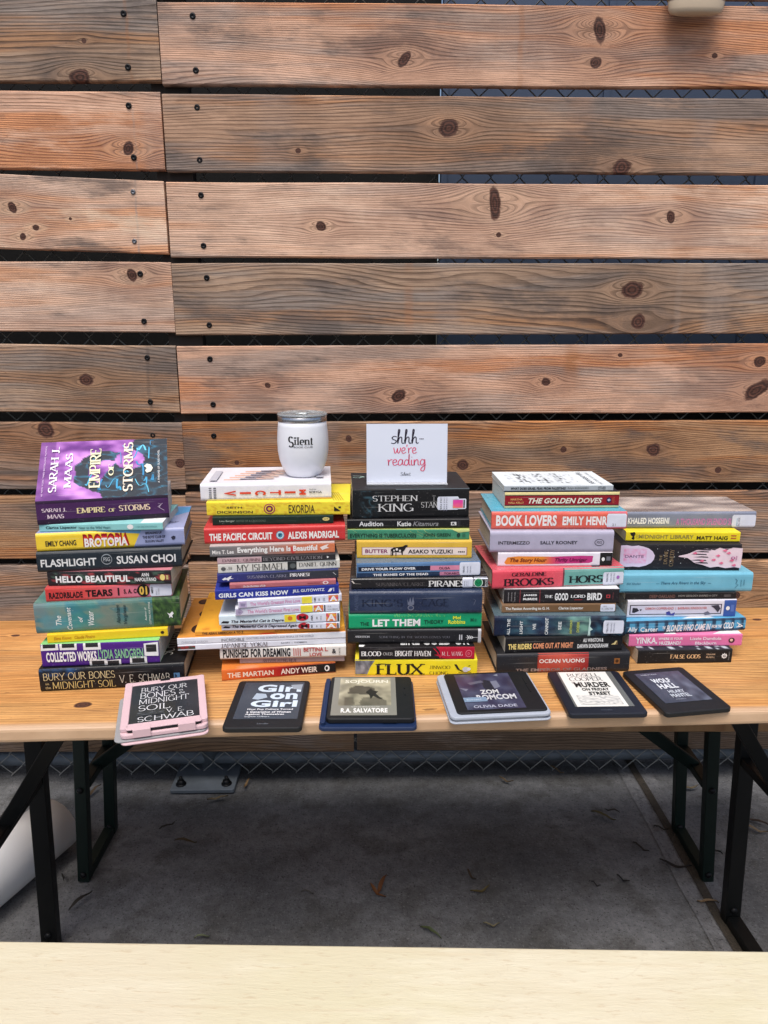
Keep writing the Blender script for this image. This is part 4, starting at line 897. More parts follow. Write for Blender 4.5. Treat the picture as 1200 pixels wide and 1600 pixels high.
book(4, (328, 622), (1118, 606), (42, 42), 'P', (224, 226, 238), (228, 230, 240), [('p', [(335, .6), (352, .3), (388, .42), (380, .66)], (40, 40, 46)), ('t', 'The Masterful Cat is Depressed Again', 400, 834, .16, .74, (40, 30, 44), 'j'), ('e', 880, .5, 42, .52, (176, 34, 48)), ('t', 'M', 858, 902, .22, .78, (40, 20, 26), 'b')],
 'white paperback with cursive black title and red disc', labels=[(916, 1112, .04, .96, mang()+ill(1026, 1098)+[('r', 1102, 1110, .1, .9, BK)])], pg=M_PGW)
book(4, (312, 588), (1120, 560), (66, 64), 'P', (216, 232, 240), (222, 230, 240), [('p', [(322, .78), (338, .55), (380, .6), (372, .82)], (40, 40, 46)), ('t', 'The Masterful Cat is Depressed', 392, 800, .50, .86, (50, 36, 52), 'j'), ('e', 866, .42, 42, .38, (196, 34, 52)), ('t', 'M', 844, 890, .24, .64, (50, 20, 26), 'b')],
 'pale blue white paperback with cursive title and yellow sticker', labels=[(744, 826, .08, .86, [('r', 746, 824, .1, .84, (246, 222, 60)), ('e', 784, .46, 16, .22, (220, 130, 40))]), (908, 1114, .04, .92, mang()+ill(1026, 1096)+[('r', 1102, 1112, .1, .9, BK)])], pg=M_PGW)
book(4, (420, 525), (1115, 490), (46, 58), 'P', (222, 222, 236), (226, 228, 238), [('t', 'The World\'s Greatest First Love', 500, 842, .26, .72, (214, 150, 184), 'b'), ('p', [(426, .2), (452, .1), (474, .5), (450, .9), (424, .8)], (180, 166, 196)), ('p', [(436, .4), (460, .5), (444, .75)], (150, 140, 170))],
 'white paperback with pink title, lower of the pair', labels=[(852, 936, .02, .94, [('r', 854, 934, .04, .92, (240, 224, 70))]), (938, 1112, .04, .94, ill(942, 1006)+[('r', 1012, 1020, .1, .9, BK), ('t', '10 A', 1036, 1060, .2, .4, GR, 's'), ('t', 'NAKAMURA', 1036, 1106, .56, .74, GR, 's')])], pg=M_PGW)
book(4, (438, 475), (1130, 424), (50, 52), 'P', (220, 220, 236), (226, 226, 238), [('t', 'The World\'s Greatest First Love', 516, 848, .28, .74, (216, 150, 190), 'b'), ('r', 446, 494, .12, .88, (196, 180, 214)), ('p', [(452, .3), (490, .4), (480, .8), (456, .7)], (150, 140, 172))],
 'white paperback with pink title, upper of the pair', labels=[(858, 930, .02, .94, [('r', 860, 928, .04, .92, (240, 224, 70))]), (932, 1120, .04, .94, [('t', 'COMIC', 942, 954, .2, .85, BK, 'b^'), ('t', '1', 972, 980, .4, .7, GR, 's^'), ('t', 'NAK', 1000, 1016, .3, .8, GR, 's^')]+ill(1040, 1106))], pg=M_PGW)
book(4, (285, 417), (1112, 374), (66, 58), 'P', (36, 50, 146), (42, 56, 150), [('t', 'GIRLS CAN KISS NOW', 308, 770, .32, .80, (232, 236, 244), 'B'), ('t', 'JILL GUTOWITZ', 798, 1014, .30, .70, (232, 236, 244), 'b'), ('p', [(1036, .72), (1052, .36), (1070, .34), (1058, .7)], WH), ('r', 1074, 1080, .3, .7, (200, 206, 226))], 'royal blue paperback with rounded white capitals')
book(4, (382, 344), (1092, 312), (32, 32), 'P', (184, 106, 112), (190, 120, 124), [('t', 'On the Shortness of Life', 470, 618, .36, .78, WH, 'i'), ('t', 'Seneca', 420, 456, .36, .7, (150, 70, 80), 's'), ('e', 1022, .5, 20, .36, (236, 214, 216)), ('e', 1022, .5, 9, .22, (184, 100, 110)), ('r', 900, 985, .4, .6, (160, 80, 90))], 'very thin dusty rose paperback')
book(4, (300, 303), (1110, 268), (62, 54), 'P', (44, 48, 110), (46, 56, 120), [('g', 300, 1110, 0, 1, [(44, 50, 130), (50, 54, 110), (52, 58, 78), (54, 58, 68), (50, 54, 62)]), ('p', [(330, .6), (352, .4), (362, .5), (384, .3), (396, .26), (386, .5), (410, .56), (380, .62), (374, .8), (358, .66), (340, .72)], WH), ('t', 'SUSANNA CLARKE', 496, 764, .30, .64, (150, 150, 172), 'f'), ('t', 'PIRANESI', 780, 914, .24, .64, (240, 240, 240), 'fb'), ('l', [(1072, .3), (1092, .6)], .004, WH)], 'blue to charcoal paperback with small white figure')
book(4, (305, 240), (1118, 203), (60, 60), 'P', (222, 220, 212), (214, 212, 206), [('t', 'MY ISHMAEL', 426, 746, .12, .84, (40, 40, 40), 'f'), ('r', 765, 826, .04, .96, (36, 40, 42)), ('e', 800, .5, 20, .28, (90, 96, 96)), ('t', 'DANIEL QUINN', 842, 1096, .20, .70, (44, 44, 44), 'f'), ('e', 340, .5, 16, .2, (90, 90, 90)), ('t', 'Bantam', 362, 398, .3, .6, (120, 120, 120), 's^')], 'cream paperback with tall black serif capitals', pg=M_PG)
book(4, (300, 178), (1090, 146), (42, 38), 'P', (44, 42, 46), (60, 56, 60), [('r', 300, 592, 0, 1, (196, 164, 168)), ('t', 'DANIEL QUINN', 332, 580, .22, .72, (90, 60, 70), 'f'), ('t', 'BEYOND CIVILIZATION', 602, 1000, .18, .74, (150, 146, 150), 'f'), ('p', [(1030, .3), (1046, .5), (1032, .7)], WH)], 'thin mauve and black paperback half in shadow')
book(4, (250, 130), (1085, 100), (70, 66), 'P', (120, 118, 118), (190, 180, 176), [('g', 250, 1085, 0, 1, [(112, 112, 114), (124, 120, 120), (136, 124, 122), (168, 130, 120), (204, 124, 98), (214, 120, 84), (216, 124, 82)]), ('t', 'Mira T. Lee', 266, 408, .36, .74, (240, 236, 232), 'b'), ('t', 'Everything Here Is Beautiful', 432, 966, .14, .84, (246, 240, 236), 'B'), ('p', [(770, .3), (822, .2), (818, .8), (800, .98), (782, .6)], (206, 70, 66)), ('p', [(984, .4), (1020, .2), (1046, .1), (1030, .34), (1046, .5), (1020, .56), (1000, .7)], (240, 226, 220))], 'grey to orange paperback with bold white title')
book(3, (215, 942), (1155, 916), (106, 104), 'H', (206, 58, 58), (196, 58, 60), [('t', 'THE PACIFIC CIRCUIT', 248, 666, .34, .80, (246, 240, 236), 'B'), ('e', 717, .54, 27, .26, (96, 168, 196)), ('e', 717, .54, 22, .21, (226, 236, 236)), ('e', 717, .54, 17, .16, (70, 140, 170)), ('t', 'P', 708, 726, .46, .62, (30, 60, 80), 'B'), ('t', 'ALEXIS MADRIGAL', 768, 1112, .34, .80, (246, 240, 236), 'B')], 'bright red hardcover with blue round emblem')
book(3, (268, 818), (1075, 804), (56, 52), 'P', (20, 44, 36), (26, 50, 42), [('t', 'Lou Berger', 314, 416, .36, .66, (150, 170, 156), 'b'), ('t', 'NOTES OF A CROCODILE', 424, 622, .38, .64, (96, 120, 106), 's'), ('e', 1026, .42, 24, .22, (222, 206, 130)), ('t', 'nyrb', 1010, 1042, .34, .5, (40, 50, 40), 'b')], 'thin dark green paperback with tiny cream oval')
def swirl(u, v): k = nz(u*30, v*5, 81); return (226, 190, 50) if k > .15 else (244, 220, 60)
book(3, (230, 752), (1187, 744), (92, 86), 'P', (242, 218, 58), (244, 222, 70), [('a', 234, 1180, .04, .96, swirl, 90, 10), ('t', 'SETH', 362, 466, .34, .48, (80, 60, 40), 'b'), ('t', 'DICKINSON', 298, 536, .66, .84, (80, 60, 40), 'b'), ('e', 648, .52, 38, .38, (170, 50, 90)), ('e', 648, .52, 31, .31, (244, 222, 60)), ('e', 648, .52, 24, .25, (120, 30, 80)), ('e', 648, .52, 12, .12, (230, 190, 60)), ('t', 'EXORDIA', 776, 950, .24, .84, (60, 44, 36), 's'), ('p', [(1080, .38), (1124, .72), (1080, .72)], (30, 26, 24)), ('r', 1110, 1126, .38, .5, (30, 26, 24))], 'yellow patterned paperback with maroon ring emblem', depth=.15,
 top=[*[('l', [(1040+14*k, .5), (1080+16*k, .96)], .008, (196, 176, 50)) for k in range(5)]])
book(3, (190, 652), (1062, 636), (112, 108), 'H', (236, 234, 240), (232, 230, 236), [*[('r', 246, 264, .22+.115*k, .27+.115*k, (40, 36, 44)) for k in range(7)], *[('r', 276, 294, .22+.115*k, .27+.115*k, (40, 36, 44)) for k in range(7)],
 ('t', 'V', 346, 424, .40, .72, (222, 74, 46), 'Bv'), ('r', 450, 524, .50, .62, (222, 74, 46)), ('t', 'C', 550, 624, .42, .70, (222, 74, 46), 'Bv'), ('t', 'T', 650, 724, .42, .70, (222, 74, 46), 'Bv'), ('r', 748, 822, .50, .62, (222, 74, 46)), ('t', 'M', 846, 892, .40, .72, (222, 74, 46), 'Bv'), ('t', 'Andrew', 914, 962, .34, .44, (90, 90, 100), 's'), ('t', 'BORYGA', 914, 998, .50, .64, (40, 40, 50), 'b'), ('g', 190, 1062, .90, 1, [(236, 232, 226), (240, 226, 190), (240, 200, 160)])], 'white hardcover with red sideways letters under the tumbler', pg=M_PGW,
 top=[*[('r', 330+55*j+k*30, 395+55*j+k*30, .75-.12*k, .81-.12*k, c_) for j, c_ in enumerate([(232, 180, 160), (240, 200, 180), (120, 110, 128), (150, 140, 150), (226, 190, 180), (236, 206, 190)]) for k in range(5)], ('r', 240, 290, .3, .9, (196, 196, 206)), ('r', 960, 1010, .66, .8, (180, 180, 190))])
MUG_Z = STATE['z']

# ------------------------------------------------ middle stack
stack('middle stack')
def face(u, v): k = .5+.6*nz(u*4, v*2, 91)+.3*nz(u*12, v*6, 92); return lerp((70, 70, 76), (186, 186, 192), max(0, min(1, k)))
book(6, (125, 1026), (1075, 1024), (124, 126), 'P', (246, 224, 40), (240, 220, 60), [('a', 126, 280, 0, 1, face, 16, 10), ('p', [(285, 0), (245, .45), (215, 1), (300, 1), (310, 0)], (246, 224, 40)), ('t', 'FLUX', 284, 668, .24, .96, (28, 24, 24), 'fb'), ('t', 'JINWOO', 704, 866, .38, .58, (90, 76, 24), 'f'), ('t', 'CHONG', 704, 850, .74, .94, (90, 76, 24), 'f'),
 ('l', [(905, .3), (930, .62), (965, .74)], .02, (40, 34, 30)), ('e', 985, .62, 24, .16, (206, 206, 212)), ('e', 1010, .6, 14, .1, (230, 230, 236)), ('l', [(1005, .42), (1020, .36)], .012, (60, 50, 40)), ('l', [(930, .8), (1030, .8)], .03, (60, 50, 40))], 'bright yellow paperback with large black serif letters')
book(6, (155, 902), (1055, 898), (96, 96), 'P', (28, 24, 28), (24, 22, 24), [('p', [(755, 0), (1055, 0), (1055, 1), (830, 1), (790, .8), (740, .62), (790, .6), (780, .3)], (190, 24, 54)), ('t', 'BLOOD', 172, 328, .32, .70, (240, 238, 236), 'fb'), ('t', 'OVER', 342, 420, .40, .66, (170, 166, 166), 'fb'), ('t', 'BRIGHT HAVEN', 434, 716, .28, .72, (240, 238, 236), 'fb'), ('l', [(735, .1), (765, .4), (790, .9), (810, .98)], .012, (190, 24, 54)), ('t', 'M. L. WANG', 800, 962, .36, .70, (240, 200, 204), 'f'), ('e', 1010, .52, 26, .30, (226, 120, 136)), ('e', 1010, .52, 21, .24, (190, 24, 54)), ('t', 'D', 1002, 1018, .42, .62, (226, 120, 136), 'b')], 'black and crimson paperback with white serif title',
 top=[('t', 'LIKE GOLD OR', 480, 1020, .62, .94, (214, 214, 214), 'b'), ('p', [(155, .93), (200, .93), (190, .99), (155, .99)], WH)])
book(6, (66, 776), (1105, 772), (104, 122), 'H', (32, 32, 36), (30, 30, 34), [('t', 'ANDERSON', 122, 238, .42, .56, (190, 190, 194), 'fb'), ('t', 'SOMETHING IN THE WOODS LOVES YOU', 310, 862, .44, .60, (96, 96, 104), 'fb'), ('r', 934, 942, .38, .74, (210, 210, 214)), ('r', 950, 958, .38, .74, (210, 210, 214)), ('l', [(985, .56), (1082, .56)], .02, WH), *[('l', [(1010+16*k, .56), (995+16*k, .42+.02*k)], .007, WH) for k in range(3)], *[('l', [(1010+16*k, .56), (997+16*k, .70-.02*k)], .007, WH) for k in range(3)], ('r', 1080, 1104, .0, 1, (190, 190, 194))], 'black hardcover with grey title and small white branch')
def leafy(u, v): return (120, 196, 110) if (nz(u*40, v*4, 95) > .2 and v < .8) else (24, 160, 108)
book(6, (75, 664), (1108, 648), (120, 118), 'H', (20, 158, 108), (30, 160, 112), [('a', 420, 830, .0, .26, leafy, 60, 4), ('t', 'THE', 164, 232, .52, .76, (16, 50, 40), 'b'), ('t', 'LET THEM', 258, 630, .36, .82, (244, 248, 244), 'B'), ('t', 'THEORY', 660, 812, .44, .70, (16, 60, 46), 'b'), ('t', 'Mel', 884, 944, .20, .42, (236, 240, 60), 'b'), ('t', 'Robbins', 848, 980, .46, .72, (236, 240, 60), 'b'), ('t', 'H', 1022, 1044, .36, .58, (10, 40, 34), 'B'), ('e', 1060, .48, 10, .09, (16, 120, 84))], 'emerald green hardcover with bold white and yellow lettering')
def navy(u, v): return lerp((34, 44, 72), (70, 84, 108), max(0, min(1, .35+.5*nz(u*3, v*2, 97)+(.35 if v < .06 else 0))))
book(6, (80, 544), (1112, 536), (172, 174), 'H', (42, 52, 80), (46, 56, 82), [('a', 80, 1112, 0, 1, navy, 30, 14), ('t', 'KING\'S', 176, 496, .34, .66, (26, 34, 58), 'f'), ('t', 'CAGE', 640, 850, .34, .66, (28, 36, 60), 'f'), ('t', 'AVEYARD', 122, 150, .16, .86, (96, 108, 140), 'f^'),
 ('p', [(530, .32), (542, .5), (552, .24), (562, .5), (574, .22), (584, .5), (580, .60), (534, .60)], (108, 114, 134)), ('e', 557, .72, 25, .12, (120, 124, 142)), ('e', 557, .72, 18, .08, (60, 70, 98)), ('l', [(1040, .34), (1060, .4), (1046, .62)], .004, (110, 116, 140))], 'thick navy hardcover in shiny film with crown emblem', gloss=M_FILM)
book(6, (96, 350), (1160, 338), (74, 92), 'H', (34, 32, 34), (30, 30, 32), [('t', 'SUSANNA CLARKE', 286, 664, .40, .74, (104, 98, 98), 'f'), ('t', 'PIRANESI', 694, 960+40, .26, .84, (238, 236, 232), 'fb'), ('l', [(100, .2), (118, .45), (170, .5)], .012, (220, 210, 200))], 'black hardcover with large white serif name and green sticker',
 labels=[(958, 1040, .02, .92, lab(958, 1040)), (1044, 1156, .0, .98, [('r', 1046, 1154, .02, .96, (30, 34, 34)), ('e', 1082, .48, 36, .42, (214, 236, 220)), ('e', 1082, .48, 30, .36, (24, 132, 84)), ('l', [(1064, .36), (1082, .60), (1100, .36)], .006, (16, 40, 30)), ('t', 'READ', 1134, 1146, .2, .8, WH, 's^')])], gloss=M_FILM)
book(6, (136, 263), (1100, 243), (112, 112), 'P', (86, 124, 166), (100, 120, 140), [('g', 136, 1100, 0, 1, [(78, 114, 156), (96, 132, 176), (90, 126, 170)]), ('r', 150, 708, .26, .58, (28, 36, 56)), ('t', 'DRIVE YOUR PLOW OVER', 176, 594, .33, .50, (240, 240, 244), 'B'), ('r', 708, 940, .26, .58, (222, 140, 168)), ('t', 'OLGA', 776, 862, .36, .52, (60, 30, 46), 'b'), ('r', 140, 782, .68, .98, (34, 54, 84)), ('t', 'THE BONES OF THE DEAD', 264, 692, .74, .90, (240, 240, 244), 'B'), ('r', 782, 960, .68, .94, (200, 130, 160)), ('t', 'TOKARCZUK', 814, 990, .74, .88, (60, 30, 46), 'b')], 'blue paperback with two line white title and pink blocks', labels=[(936, 1098, .05, .94, lab(936, 1098))], gloss=M_FILM)
book(6, (138, 110), (1033, 110), (134, 136), 'P', (226, 184, 70), (228, 190, 90), [('r', 176, 998, .36, .82, (150, 80, 90)), ('r', 182, 992, .38, .80, (240, 222, 212)), ('t', 'BUTTER', 204, 380, .48, .70, (130, 30, 90), 'b'), ('t', 'ASAKO YUZUKI', 538, 884, .49, .72, (40, 32, 36), 'b'), ('t', '....', 926, 980, .58, .66, (60, 50, 50), 'B'),
 ('p', [(402, .52), (408, .44), (430, .36), (470, .34), (500, .30), (512, .24), (530, .22), (536, .30), (520, .38), (512, .50), (498, .62), (496, .80), (488, .80), (484, .66), (440, .64), (424, .66), (420, .84), (410, .84), (412, .62)], (30, 26, 28)), ('e', 450, .48, 9, .07, (240, 230, 222)), ('e', 474, .56, 8, .06, (240, 230, 222)), ('e', 428, .54, 6, .05, (240, 230, 222)), ('r', 402, 407, .46, .86, (30, 26, 28)), ('r', 440, 446, .62, .86, (30, 26, 28))], 'mustard yellow paperback with spotted black cow')
book(5, (65, 966), (1015, 964), (78, 80), 'P', (64, 138, 108), (190, 196, 110), [*[('l', [(540+60*k, 0), (560+58*k, .25), (620+52*k, .5), (700+45*k, 1)], .003, (190, 206, 130)) for k in range(3)], ('l', [(100, 0), (140, .3), (260, .2), (330, .6), (420, 1)], .004, (150, 190, 130)), ('p', [(880, 0), (1015, 0), (1015, .2), (930, .3), (900, .12)], (196, 206, 130)), ('t', 'EVERYTHING IS TUBERCULOSIS', 84, 602, .38, .78, (26, 62, 50), 'b'), ('t', 'JOHN GREEN', 654, 868, .36, .78, (26, 62, 50), 'b'), ('e', 930, .55, 14, .2, (26, 62, 50)), ('r', 960, 984, .4, .7, (50, 110, 86))], 'green patterned book with dark green capitals')
book(5, (62, 880), (1015, 872), (74, 76), 'H', (24, 24, 28), (26, 26, 30), [('t', 'Audition', 156, 342, .22, .72, (222, 222, 226), 'b'), ('t', 'Katie', 452, 560, .24, .74, (226, 226, 228), 'b'), ('t', 'Kitamura', 574, 772, .26, .74, (150, 150, 156), 'i'), ('r', 870, 912, .34, .70, (222, 222, 226)), ('t', 'R', 880, 902, .40, .64, (30, 30, 34), 'B'), ('r', 924, 928, .2, .8, (80, 80, 90)), ('r', 938, 941, .2, .8, (70, 70, 80))], 'plain black hardcover with white rounded lettering')
def spark(u, v): k = max(0, .55-abs(nz(u*5, v*4, 99))*3); return lerp((16, 20, 24), (120, 190, 214), k*max(0, .9-abs(u-.55)*2.4))
book(5, (105, 800), (1010, 786), (226, 224), 'P', (20, 20, 23), (40, 40, 44), [('a', 106, 330, .05, .98, spark, 26, 16), ('t', 'STEPHEN', 260, 610, .22, .42, (214, 214, 214), 'f'), ('t', 'KING', 300, 576, .50, .78, (214, 214, 214), 'f'), ('t', 'T', 722, 748, .24, .42, (150, 150, 150), 'f'), ('t', 'STAND', 636, 800, .46, .66, (190, 190, 190), 'f'), ('r', 440, 1010, .0, .03, (90, 100, 106))], 'very thick black book carrying the white card',
 labels=[(762, 930, .28, .74, lab(762, 900)), (878, 988, .36, .72, [('a', 884, 962, .40, .68, lambda u, v: ramp([(226, 60, 170), (240, 90, 150), (250, 170, 60)], v*.8+.2*nz(u*3, v*3, 1)), 6, 6), ('r', 966, 976, .40, .68, BK)])], depth=.155, top=[('l', [(120, .3), (170, .34), (210, .25)], .012, (170, 210, 200)), ('l', [(120, .2), (180, .22), (215, .3)], .01, (190, 220, 210))])
CARD_Z = STATE['z']

# ------------------------------------------------ fourth stack
stack('fourth stack from left')
book(8, (168, 826), (1158, 806), (140, 152), 'H', (40, 40, 44), (36, 36, 40), [('r', 470, 850, 0, 1, (150, 50, 42)), ('g', 478, 850, 0, .98, [(176, 70, 56), (200, 84, 66), (160, 46, 44)]), ('t', 'OCEAN VUONG', 482, 820, .28, .48, (244, 228, 220), 'b'), ('t', 'THE EMPEROR OF GLADNESS', 310, 992, .74, .90, (150, 132, 126), 'b'), ('r', 1042, 1084, .30, .58, (150, 96, 50)), ('e', 1063, .44, 12, .08, (80, 50, 30))], 'black hardcover with red middle panel', depth=.155)
book(8, (235, 672), (1110, 648), (110, 110), 'P', (24, 24, 27), (40, 38, 40), [('t', 'THE RIDERS', 256, 430, .40, .78, (240, 214, 130), 'B'), ('t', 'COME OUT AT NIGHT', 440, 740, .38, .76, (226, 150, 110), 'B'), ('t', 'ALI WINSTON &', 812, 964, .14, .40, (230, 230, 230), 'b'), ('t', 'DARWIN BONDGRAHAM', 772, 1002, .52, .80, (230, 230, 230), 'b'), ('p', [(1024, .6), (1046, .5), (1056, .36), (1070, .36), (1056, .62)], (220, 200, 140)), ('p', [(1062, .62), (1072, .4), (1072, .62)], (140, 110, 70))], 'black paperback with cream and orange condensed title', top=[('r', 530, 580, .85, .96, (170, 176, 190)), ('r', 640, 680, .85, .96, (170, 176, 190))])
def sea(u, v):
    c = ramp([(26, 34, 62), (34, 60, 80), (70, 110, 122), (40, 60, 92), (60, 96, 104), (116, 160, 150), (120, 168, 150)], u+.06*nz(u*8, v*5, 103))
    return lerp(c, (20, 26, 46), max(0, min(.6, .3+.9*nz(u*9, v*5, 104))))
book(8, (150, 546), (1132, 544), (146, 158), 'H', (34, 50, 74), (90, 110, 120), [('a', 150, 866, .02, 1, sea, 46, 14), ('a', 866, 1132, .02, 1, lambda u, v: lerp((20, 26, 44), (60, 110, 130), max(0, min(1, .3+.9*nz(u*6, v*4, 106)))), 18, 14), ('t', 'ALL THE', 246, 268, .12, .94, (226, 232, 232), 'b^'), ('t', 'LIGHT', 340, 362, .22, .86, (226, 232, 232), 'b^'), ('t', 'WE', 436, 460, .36, .66, (226, 232, 232), 'b^'), ('t', 'CANNOT', 528, 552, .08, .90, (226, 232, 232), 'b^'), ('t', 'SEE', 626, 650, .26, .66, (226, 232, 232), 'b^'), ('t', 'ANTHONY', 712, 730, .16, .86, (190, 200, 90), 'b^'), ('t', 'DOERR', 764, 784, .26, .78, (190, 200, 90), 'b^'), ('p', [(856, .04), (868, .3), (862, .5), (886, .64), (866, .72), (872, 1), (850, 1)], (190, 220, 214))], 'dark blue green hardcover with sideways white words', labels=[(962, 1114, .20, .84, lab(962, 1114))], gloss=M_FILM, depth=.155)
book(8, (210, 372), (1062, 362), (60, 60), 'P', (124, 94, 66), (132, 104, 80), [('g', 210, 1062, 0, 1, [(130, 100, 72), (116, 86, 58), (126, 96, 66)]), ('t', 'The Passion According to G. H.', 236, 566, .30, .74, (240, 236, 230), 'b'), ('t', 'Clarice Lispector', 632, 818, .30, .74, (240, 236, 230), 'b')], 'thin brown paperback with white label', labels=[(946, 1056, .04, .96, [('t', 'FIC LISPECTOR', 954, 1040, .46, .72, GR, 's'), ('t', 'TEN', 960, 990, .2, .36, GR, 's')])])
book(8, (225, 301), (1086, 298), (100, 112), 'P', (34, 30, 34), (220, 220, 224), [('r', 342, 348, .06, .98, (130, 50, 56)), ('r', 490, 496, .06, .98, (130, 50, 56)), *[('t', 'WINNER AWARD', 254+24*k, 262+24*k, .2, .85, (170, 166, 166), 's^') for k in range(3)], ('t', 'JAMES', 368, 470, .34, .50, WH, 'B'), ('t', 'McBRIDE', 368, 474, .60, .76, WH, 'B'), ('t', 'THE', 528, 588, .40, .60, WH, 'fb'), ('t', 'GOOD', 604, 704, .26, .78, WH, 'B'), ('t', 'LORD', 722, 832, .38, .60, WH, 'fb'), ('t', 'BIRD', 846, 956, .26, .76, WH, 'B'), ('r', 750, 810, .72, .75, (190, 50, 60)), ('r', 988, 1018, .38, .62, (176, 60, 66)), ('r', 996, 1010, .44, .56, (40, 30, 34)), ('t', 'RIVERHEAD', 1034, 1042, .2, .7, (130, 70, 76), 's^')], 'black paperback with white western style lettering', pg=M_PGW)
book(8, (135, 192), (1115, 160), (150, 128), 'H', (224, 78, 96), (216, 96, 108), [('g', 135, 662, 0, 1, [(228, 82, 98), (222, 70, 88), (230, 96, 110)]), ('g', 668, 1115, .0, 1, [(110, 170, 162), (122, 180, 172), (110, 166, 160)]), ('r', 656, 668, 0, 1, (120, 60, 70)), ('t', 'GERALDINE', 276, 530, .14, .34, (50, 26, 34), 'fb'), ('t', 'BROOKS', 218, 592, .46, .86, (40, 22, 30), 'fb'), ('t', 'HORSE', 702, 1010, .40, .80, (24, 34, 38), 'fb')], 'coral pink and sea green hardcover with dark serif capitals', labels=[(958, 1112, .26, .96, lab(958, 1112)+[('e', 1070, .54, 12, .09, (170, 110, 190))])], gloss=M_FILM, depth=.155, top=[('r', 880, 940, .9, .99, (50, 30, 40))])
book(7, (180, 742), (1035, 738), (98, 104), 'P', (234, 230, 240), (226, 214, 220), [('p', [(228, .72), (250, .34), (330, .26), (575, .30), (575, .84), (300, .88), (240, .86)], (226, 142, 56)), ('p', [(575, .30), (800, .24), (890, .26), (886, .70), (860, .78), (575, .84)], (196, 56, 130)), ('g', 520, 640, .31, .83, [(226, 140, 60), (214, 90, 100), (200, 60, 126)]), ('t', 'The Story Hour', 270, 544, .40, .78, (120, 50, 24), 'j'), ('t', 'Thrity Umrigar', 606, 848, .40, .74, (110, 16, 70), 'j'), ('r', 942, 1034, .02, .98, (26, 24, 28)), ('e', 966, .5, 12, .14, WH), ('r', 990, 1020, .3, .6, (110, 110, 120))], 'white paperback with orange and magenta brush stroke', pg=M_PGW, top=[('p', [(240, .98), (330, .98), (320, .9), (260, .9)], (230, 110, 120)), ('p', [(560, .98), (640, .98), (610, .9)], (230, 110, 130))])
book(7, (118, 637), (1040, 632), (158, 158), 'H', (178, 174, 196), (184, 180, 200), [('t', 'INTERMEZZO', 180, 414, .46, .62, (44, 42, 52), 'b'), ('t', 'SALLY ROONEY', 492, 770, .46, .62, (44, 42, 52), 'b'), ('e', 933, .54, 36, .16, (70, 66, 80)), ('e', 933, .54, 31, .13, (178, 174, 196)), ('t', 'FSG', 914, 952, .48, .60, (60, 58, 70), 'b')], 'plain lilac grey hardcover with small black capitals', depth=.15)
def coral(u, v): return lerp((224, 92, 84), (232, 116, 92), .5+.5*nz(u*6, v*3, 120))
book(7, (130, 464), (1140, 462), (122, 140), 'H', (228, 100, 86), (84, 176, 204), [('a', 131, 1139, .06, .97, coral, 24, 10), ('t', 'BOOK LOVERS', 164, 616, .18, .80, (246, 240, 238), 'B'), ('t', 'EMILY HENRY', 660, 1030, .26, .76, (246, 240, 238), 'B')], 'coral hardcover with bold white title and blue cover', labels=[(990, 1136, .10, .90, [('r', 994, 1132, .02, .05, (230, 120, 150)), ('r', 994, 1132, .86, .895, (230, 120, 150)), ('t', '21', 1030, 1056, .66, .80, GR, 's')])], gloss=M_FILM, depth=.15)
book(7, (230, 308), (1086, 303), (118, 120), 'P', (226, 214, 160), (30, 30, 46), [('r', 231, 1085, .0, .17, (232, 214, 150)), ('r', 231, 1085, .17, .22, (40, 24, 30)), ('r', 231, 1085, .22, .80, (150, 24, 34)), ('r', 231, 1085, .80, .84, (40, 24, 30)), ('t', 'MARTHA', 274, 362, .38, .50, (232, 170, 100), 'b'), ('t', 'HALL KELLY', 258, 374, .58, .70, (232, 170, 100), 'b'), ('t', 'THE GOLDEN DOVES', 406, 958, .36, .70, (244, 228, 206), 'j'), ('e', 1008, .50, 18, .17, (40, 40, 80)), ('t', '+', 996, 1020, .42, .58, (210, 210, 226), 'B'), ('r', 1034, 1036, .34, .68, (210, 110, 70)), ('t', 'BALLANTINE', 1040, 1048, .3, .7, (210, 120, 80), 's^')], 'cream paperback with dark red band and slanted title', pg=M_PGW)
def blobs(u, v): return (70, 76, 84) if (nz(u*26, v*10, 130) > .12 and .12 < v < .9 and int(u*7) % 2 == 1) else ((190, 196, 204) if nz(u*22, v*9, 133) > .2 and .15 < v < .85 else (222, 230, 234))
book(7, (228, 180), (1045, 175), (40, 40), 'P', (176, 184, 190), (224, 232, 236), [('t', 'WHAT DOES ISRAEL FEAR FROM PALESTINE?', 276, 688, .28, .74, (30, 34, 38), 'B'), ('t', 'RAJA SHEHADEH', 704, 858, .30, .72, (110, 116, 120), 'b'), ('t', 'OTHER', 930, 988, .2, .76, (50, 54, 60), 's')], 'thin pale grey paperback with small black spine title', pg=M_PGW, depth=.135, top=[('a', 300, 820, .05, .95, blobs, 60, 20), ('t', 'RAJA SHEHADEH', 880, 930, .1, .9, (110, 116, 124), 'bv'), ('t', 'WHAT DOES ISRAEL FEAR', 960, 985, .1, .95, (170, 176, 180), 'sv')])

